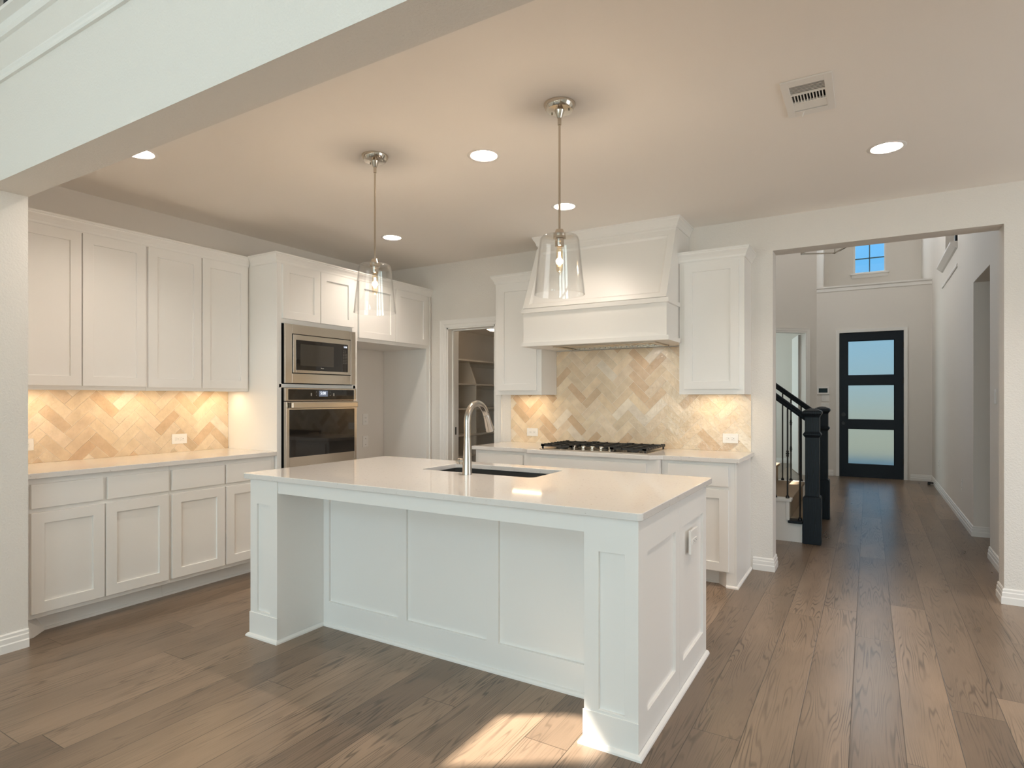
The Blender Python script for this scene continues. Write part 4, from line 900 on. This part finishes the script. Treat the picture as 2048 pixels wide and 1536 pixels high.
# ceiling vent
VO = ((VX0+VX1)/2, (VY0+VY1)/2, CZ)
vt = thing('ceiling_vent', 'white three-way air vent in the kitchen ceiling', 'vent', VO)
b_ = B(VO); ax0, ax1, ay0, ay1 = VX0+0.032, VX1-0.032, VY0+0.055, VY1-0.055
for bx in ((VX0, ax0, VY0, VY1), (ax1, VX1, VY0, VY1), (ax0, ax1, VY0, ay0), (ax0, ax1, ay1, VY1)): b_.box(*bx, CZ-0.008, CZ-0.0005)
th = (ay1-ay0)/3
b_.box(ax0, ax1, ay0+th-.004, ay0+th+.004, CZ-.008, CZ-.0005); b_.box(ax0, ax1, ay0+2*th-.004, ay0+2*th+.004, CZ-.008, CZ-.0005)
obj('face_frame', b_, M['plastic'], vt, 0.001)
b_ = B(VO)
for i in range(6):
    y_ = ay0+0.008+(th-0.012)*(i+.5)/6; b_.loft([[(ax0, y_-.007, CZ-.006), (ax0, y_+.007, CZ+.006), (ax0, y_+.0085, CZ+.005), (ax0, y_-.0055, CZ-.007)], [(ax1, y_-.007, CZ-.006), (ax1, y_+.007, CZ+.006), (ax1, y_+.0085, CZ+.005), (ax1, y_-.0055, CZ-.007)]])
    y_ = ay0+2*th+0.004+(th-0.012)*(i+.5)/6; b_.loft([[(ax0, y_+.007, CZ-.006), (ax0, y_-.007, CZ+.006), (ax0, y_-.0085, CZ+.005), (ax0, y_+.0055, CZ-.007)], [(ax1, y_+.007, CZ-.006), (ax1, y_-.007, CZ+.006), (ax1, y_-.0085, CZ+.005), (ax1, y_+.0055, CZ-.007)]])
for i in range(12):
    x_ = ax0+(ax1-ax0)*i/11; b_.box(x_-0.0022, x_+0.0022, ay0+th, ay0+2*th, CZ-.007, CZ+.008)
obj('louvers', b_, M['plastic'], vt)
obj('duct', B(VO).box(ax0, ax1, ay0, ay1, CZ+0.03, CZ+0.034), M['gap'], vt)
obj('lever', B(VO).tube([(VX0+0.07, ay1+0.012, CZ-0.006), (VX0+0.062, ay1+0.03, CZ-0.022)], 0.004, 8), M['plastic'], vt)

# ------------------------------------------------------------------ pantry shelves and light
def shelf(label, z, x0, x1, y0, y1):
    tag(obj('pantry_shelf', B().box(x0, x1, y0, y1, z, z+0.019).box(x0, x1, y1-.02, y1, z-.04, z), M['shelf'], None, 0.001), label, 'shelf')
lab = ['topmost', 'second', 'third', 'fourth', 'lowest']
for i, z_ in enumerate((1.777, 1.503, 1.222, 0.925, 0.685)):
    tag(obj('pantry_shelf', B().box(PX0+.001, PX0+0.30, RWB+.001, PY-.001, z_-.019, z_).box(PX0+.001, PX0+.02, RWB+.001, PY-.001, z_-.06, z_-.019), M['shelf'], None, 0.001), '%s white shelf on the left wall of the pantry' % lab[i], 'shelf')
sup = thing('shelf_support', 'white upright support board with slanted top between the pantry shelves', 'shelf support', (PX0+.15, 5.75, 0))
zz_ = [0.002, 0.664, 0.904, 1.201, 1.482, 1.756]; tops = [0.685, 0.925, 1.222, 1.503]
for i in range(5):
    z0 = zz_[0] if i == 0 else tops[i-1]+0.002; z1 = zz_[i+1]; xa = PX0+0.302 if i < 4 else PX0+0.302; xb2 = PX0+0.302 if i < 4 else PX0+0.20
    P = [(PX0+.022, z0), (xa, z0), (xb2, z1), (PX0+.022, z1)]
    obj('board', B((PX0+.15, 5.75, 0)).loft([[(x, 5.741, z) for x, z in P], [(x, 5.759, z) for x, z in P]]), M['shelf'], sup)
pl = thing('pantry_light', 'small glowing dome light on the pantry ceiling', 'ceiling light', (-3.56, 5.56, PZ))
obj('dome', B().lathe([(0.085, 0), (0.083, -0.02), (0.070, -0.045), (0.04, -0.062), (0, -0.068)], (0, 0, 0), 28), M['globe'], pl, smooth=True)
obj('rim', B().lathe([(0, -0.0005), (0.092, -0.0005), (0.092, -0.014), (0.085, -0.014)], (0, 0, 0), 28), M['plastic'], pl, smooth=True)

# ------------------------------------------------------------------ staircase and railings
SYN, SYF = 6.12, 7.52
st = thing('staircase', 'carpeted staircase with white skirts rising left off the hall', 'staircase', (-0.52, SYN, 0))
SO = (-0.52, SYN, 0); RISE, RUN = 0.197, 0.255
b_ = B(SO); cp = B(SO); tr = B(SO)
X1 = -0.390
for i in range(9):
    x1 = X1-RUN*i; zt = RISE*(i+1)
    if i: b_.box(x1-RUN, x1, SYN, SYF, max(0, zt-RISE-0.3) if i > 1 else 0, zt-0.025)
    else: b_.box(x1-RUN, -0.526, SYN, SYF, 0, zt-0.025); b_.box(-0.526, -0.475, SYN+.13, SYF-.13, 0, zt-0.025)
    nz = 0.028
    if i == 0: continue
    tr.box(x1-RUN, x1+nz, SYN-0.018, SYN+0.11, zt-0.025, zt); tr.box(x1-RUN, x1+nz, SYF-0.11, SYF+0.018, zt-0.025, zt)
    tr.box(x1-.02, x1+.012, SYN-.010, SYN, zt-RISE, zt-.025)
for i in range(9):
    x1 = X1-RUN*i; zt = RISE*(i+1)
    if i == 0: x1 = -0.475
    cp.box(X1-RUN if i == 0 else x1-RUN, x1+0.032 if i else x1+.02, SYN+0.11 if i else SYN+.16, SYF-0.11 if i else SYF-.16, zt-0.025, zt+0.006); cp.box(x1, x1+0.014, SYN+.11 if i else SYN+.16, SYF-.11 if i else SYF-.16, zt-RISE+.001, zt-.025)
obj('steps', b_, M['trim'], st); obj('tread_end_caps', tr, M['trim'], st, 0.004)
obj('carpet_runner', cp, M['carpet'], st, 0.008)
for ya, yb in ((SYN-0.03, SYN+0.11), (SYF-.11, SYF+0.03)): obj('bottom_tread', B(SO).box(X1-RUN, -0.523, ya, yb, RISE-0.024, RISE), M['stain'], st, 0.008, seg=3)
def railing(label_, yc, far):
    o0 = (-0.444, yc, 0)
    t_ = thing('stair_railing', label_, 'railing', o0)
    x = o0[0]
    def sq(h): return [(-h, -h), (h, -h), (h, h), (-h, h)]
    def stack(levels):
        return B().loft([[(px, py, z) for px, py in sq(h)] for h, z in levels])
    nb_ = stack([(0.075, 0), (0.075, 0.420), (0.069, 0.432), (0.058, 0.440), (0.058, 0.975), (0.066, 0.985), (0.075, 1.000), (0.075, 1.006), (0.066, 1.020), (0.060, 1.028), (0.060, 1.160), (0.064, 1.172), (0.074, 1.185), (0.080, 1.196), (0.080, 1.212), (0.070, 1.222), (0.03, 1.240), (0.001, 1.243)])
    nw = obj('newel_post', nb_, M['stain'], t_, 0.002)
    # handrail up the slope
    sl_ = RISE/RUN
    x0, z0 = -0.058, 1.155; x1, z1 = -2.2, 1.155+sl_*(2.2-0.058)
    prof = [(-0.030, -0.032), (0.030, -0.032), (0.036, -0.010), (0.028, 0.000), (0.034, 0.020), (0.024, 0.036), (-0.024, 0.036), (-0.034, 0.020), (-0.028, 0.0), (-0.036, -0.010)]
    obj('handrail', B().loft([[(x0, a, z0+c) for a, c in prof], [(x1, a, z1+c) for a, c in prof]]), M['stain'], t_, 0.003)
    bal = None
    for i in range(9):
        xb_ = -0.104-0.1065*i; wx_ = x+xb_
        q_ = (X1+0.028-wx_) % RUN
        if q_ > RUN-0.022 and i: xb_ += 0.024-(RUN-q_); wx_ = x+xb_
        elif q_ < 0.02 and i: xb_ -= 0.02-q_; wx_ = x+xb_
        step = int((X1+0.028-wx_)/RUN+1) if wx_ < X1+0.028 else 1
        zb = RISE*max(1, min(9, int(math.floor((X1+0.028-wx_)/RUN))+1)); ztop = z0+sl_*(-xb_-0.058)-0.03
        b_ = B().tube([(xb_, 0, zb+.002), (xb_, 0, ztop)], 0.0075, 8)
        b_.lathe([(0.0, 0.001), (0.017, 0.001), (0.017, 0.010), (0.010, 0.026), (0.0075, 0.028)], (xb_, 0, zb+.0015), 12)
        if i % 2 == (0 if far else 1):
            for q in ((0.42,) if not far else (0.36, 0.66)):
                for dzq in (-0.02, 0.0, 0.02): b_.lathe([(0.0075, -0.012), (0.017 if dzq == 0 else 0.013, 0), (0.0075, 0.012)], (xb_, 0, zb+q+dzq), 12)
        obj('baluster', b_, M['black'], t_, smooth=True)
    return t_
railing('nearer dark stair railing with newel post and iron balusters', SYN+0.038, False)
railing('farther dark stair railing with newel post, toward the front door', SYF-0.03, True)

# upstairs balcony rail, seen at the top left corner
br = thing('balcony_railing', 'upstairs railing with dark square balusters at the top left corner', 'railing', (-3.6, 1.34, 3.2245))
RO = (-3.6, 1.34, 3.2245)
for i in range(14):
    x_ = -3.885+0.1065*i+0.004
    obj('baluster', B(RO).box(x_-0.016, x_+0.016, 1.324, 1.356, 3.2245, 4.12), M['stain'], br)
obj('handrail', B(RO).box(LW+.001, -2.4, 1.31, 1.37, 4.12, 4.18), M['stain'], br, 0.01)
tag(obj('overlook_post', B().box(HX+0.004, HX+0.064, UY0+0.26, UY0+0.34, UZ+.031, 4.3), M['stain']), 'black post on the white upstairs ledge above the hall', 'post')

# foyer lantern
LO = (-0.424, 7.58, 3.0)
ln = thing('foyer_lantern', 'open square metal lantern hanging in the foyer', 'chandelier', LO, math.radians(25))
S_ = 0.19; b_ = B()
for z_ in (0, 0.62):
    b_.box(-S_, S_, -S_, -S_+.014, z_, z_+.014).box(-S_, S_, S_-.014, S_, z_, z_+.014).box(-S_, -S_+.014, -S_, S_, z_, z_+.014).box(S_-.014, S_, -S_, S_, z_, z_+.014)
for sx in (-S_, S_-.010):
    for sy_ in (-S_, S_-.010): b_.box(sx, sx+.010, sy_, sy_+.010, 0, .63)
b_.box(-S_, S_, -.007, .007, .62, .634)
obj('frame', b_, M['nickel'], ln)
obj('stem', B().tube([(0, 0, .63), (0, 0, 2.70)], 0.006, 8), M['nickel'], ln)
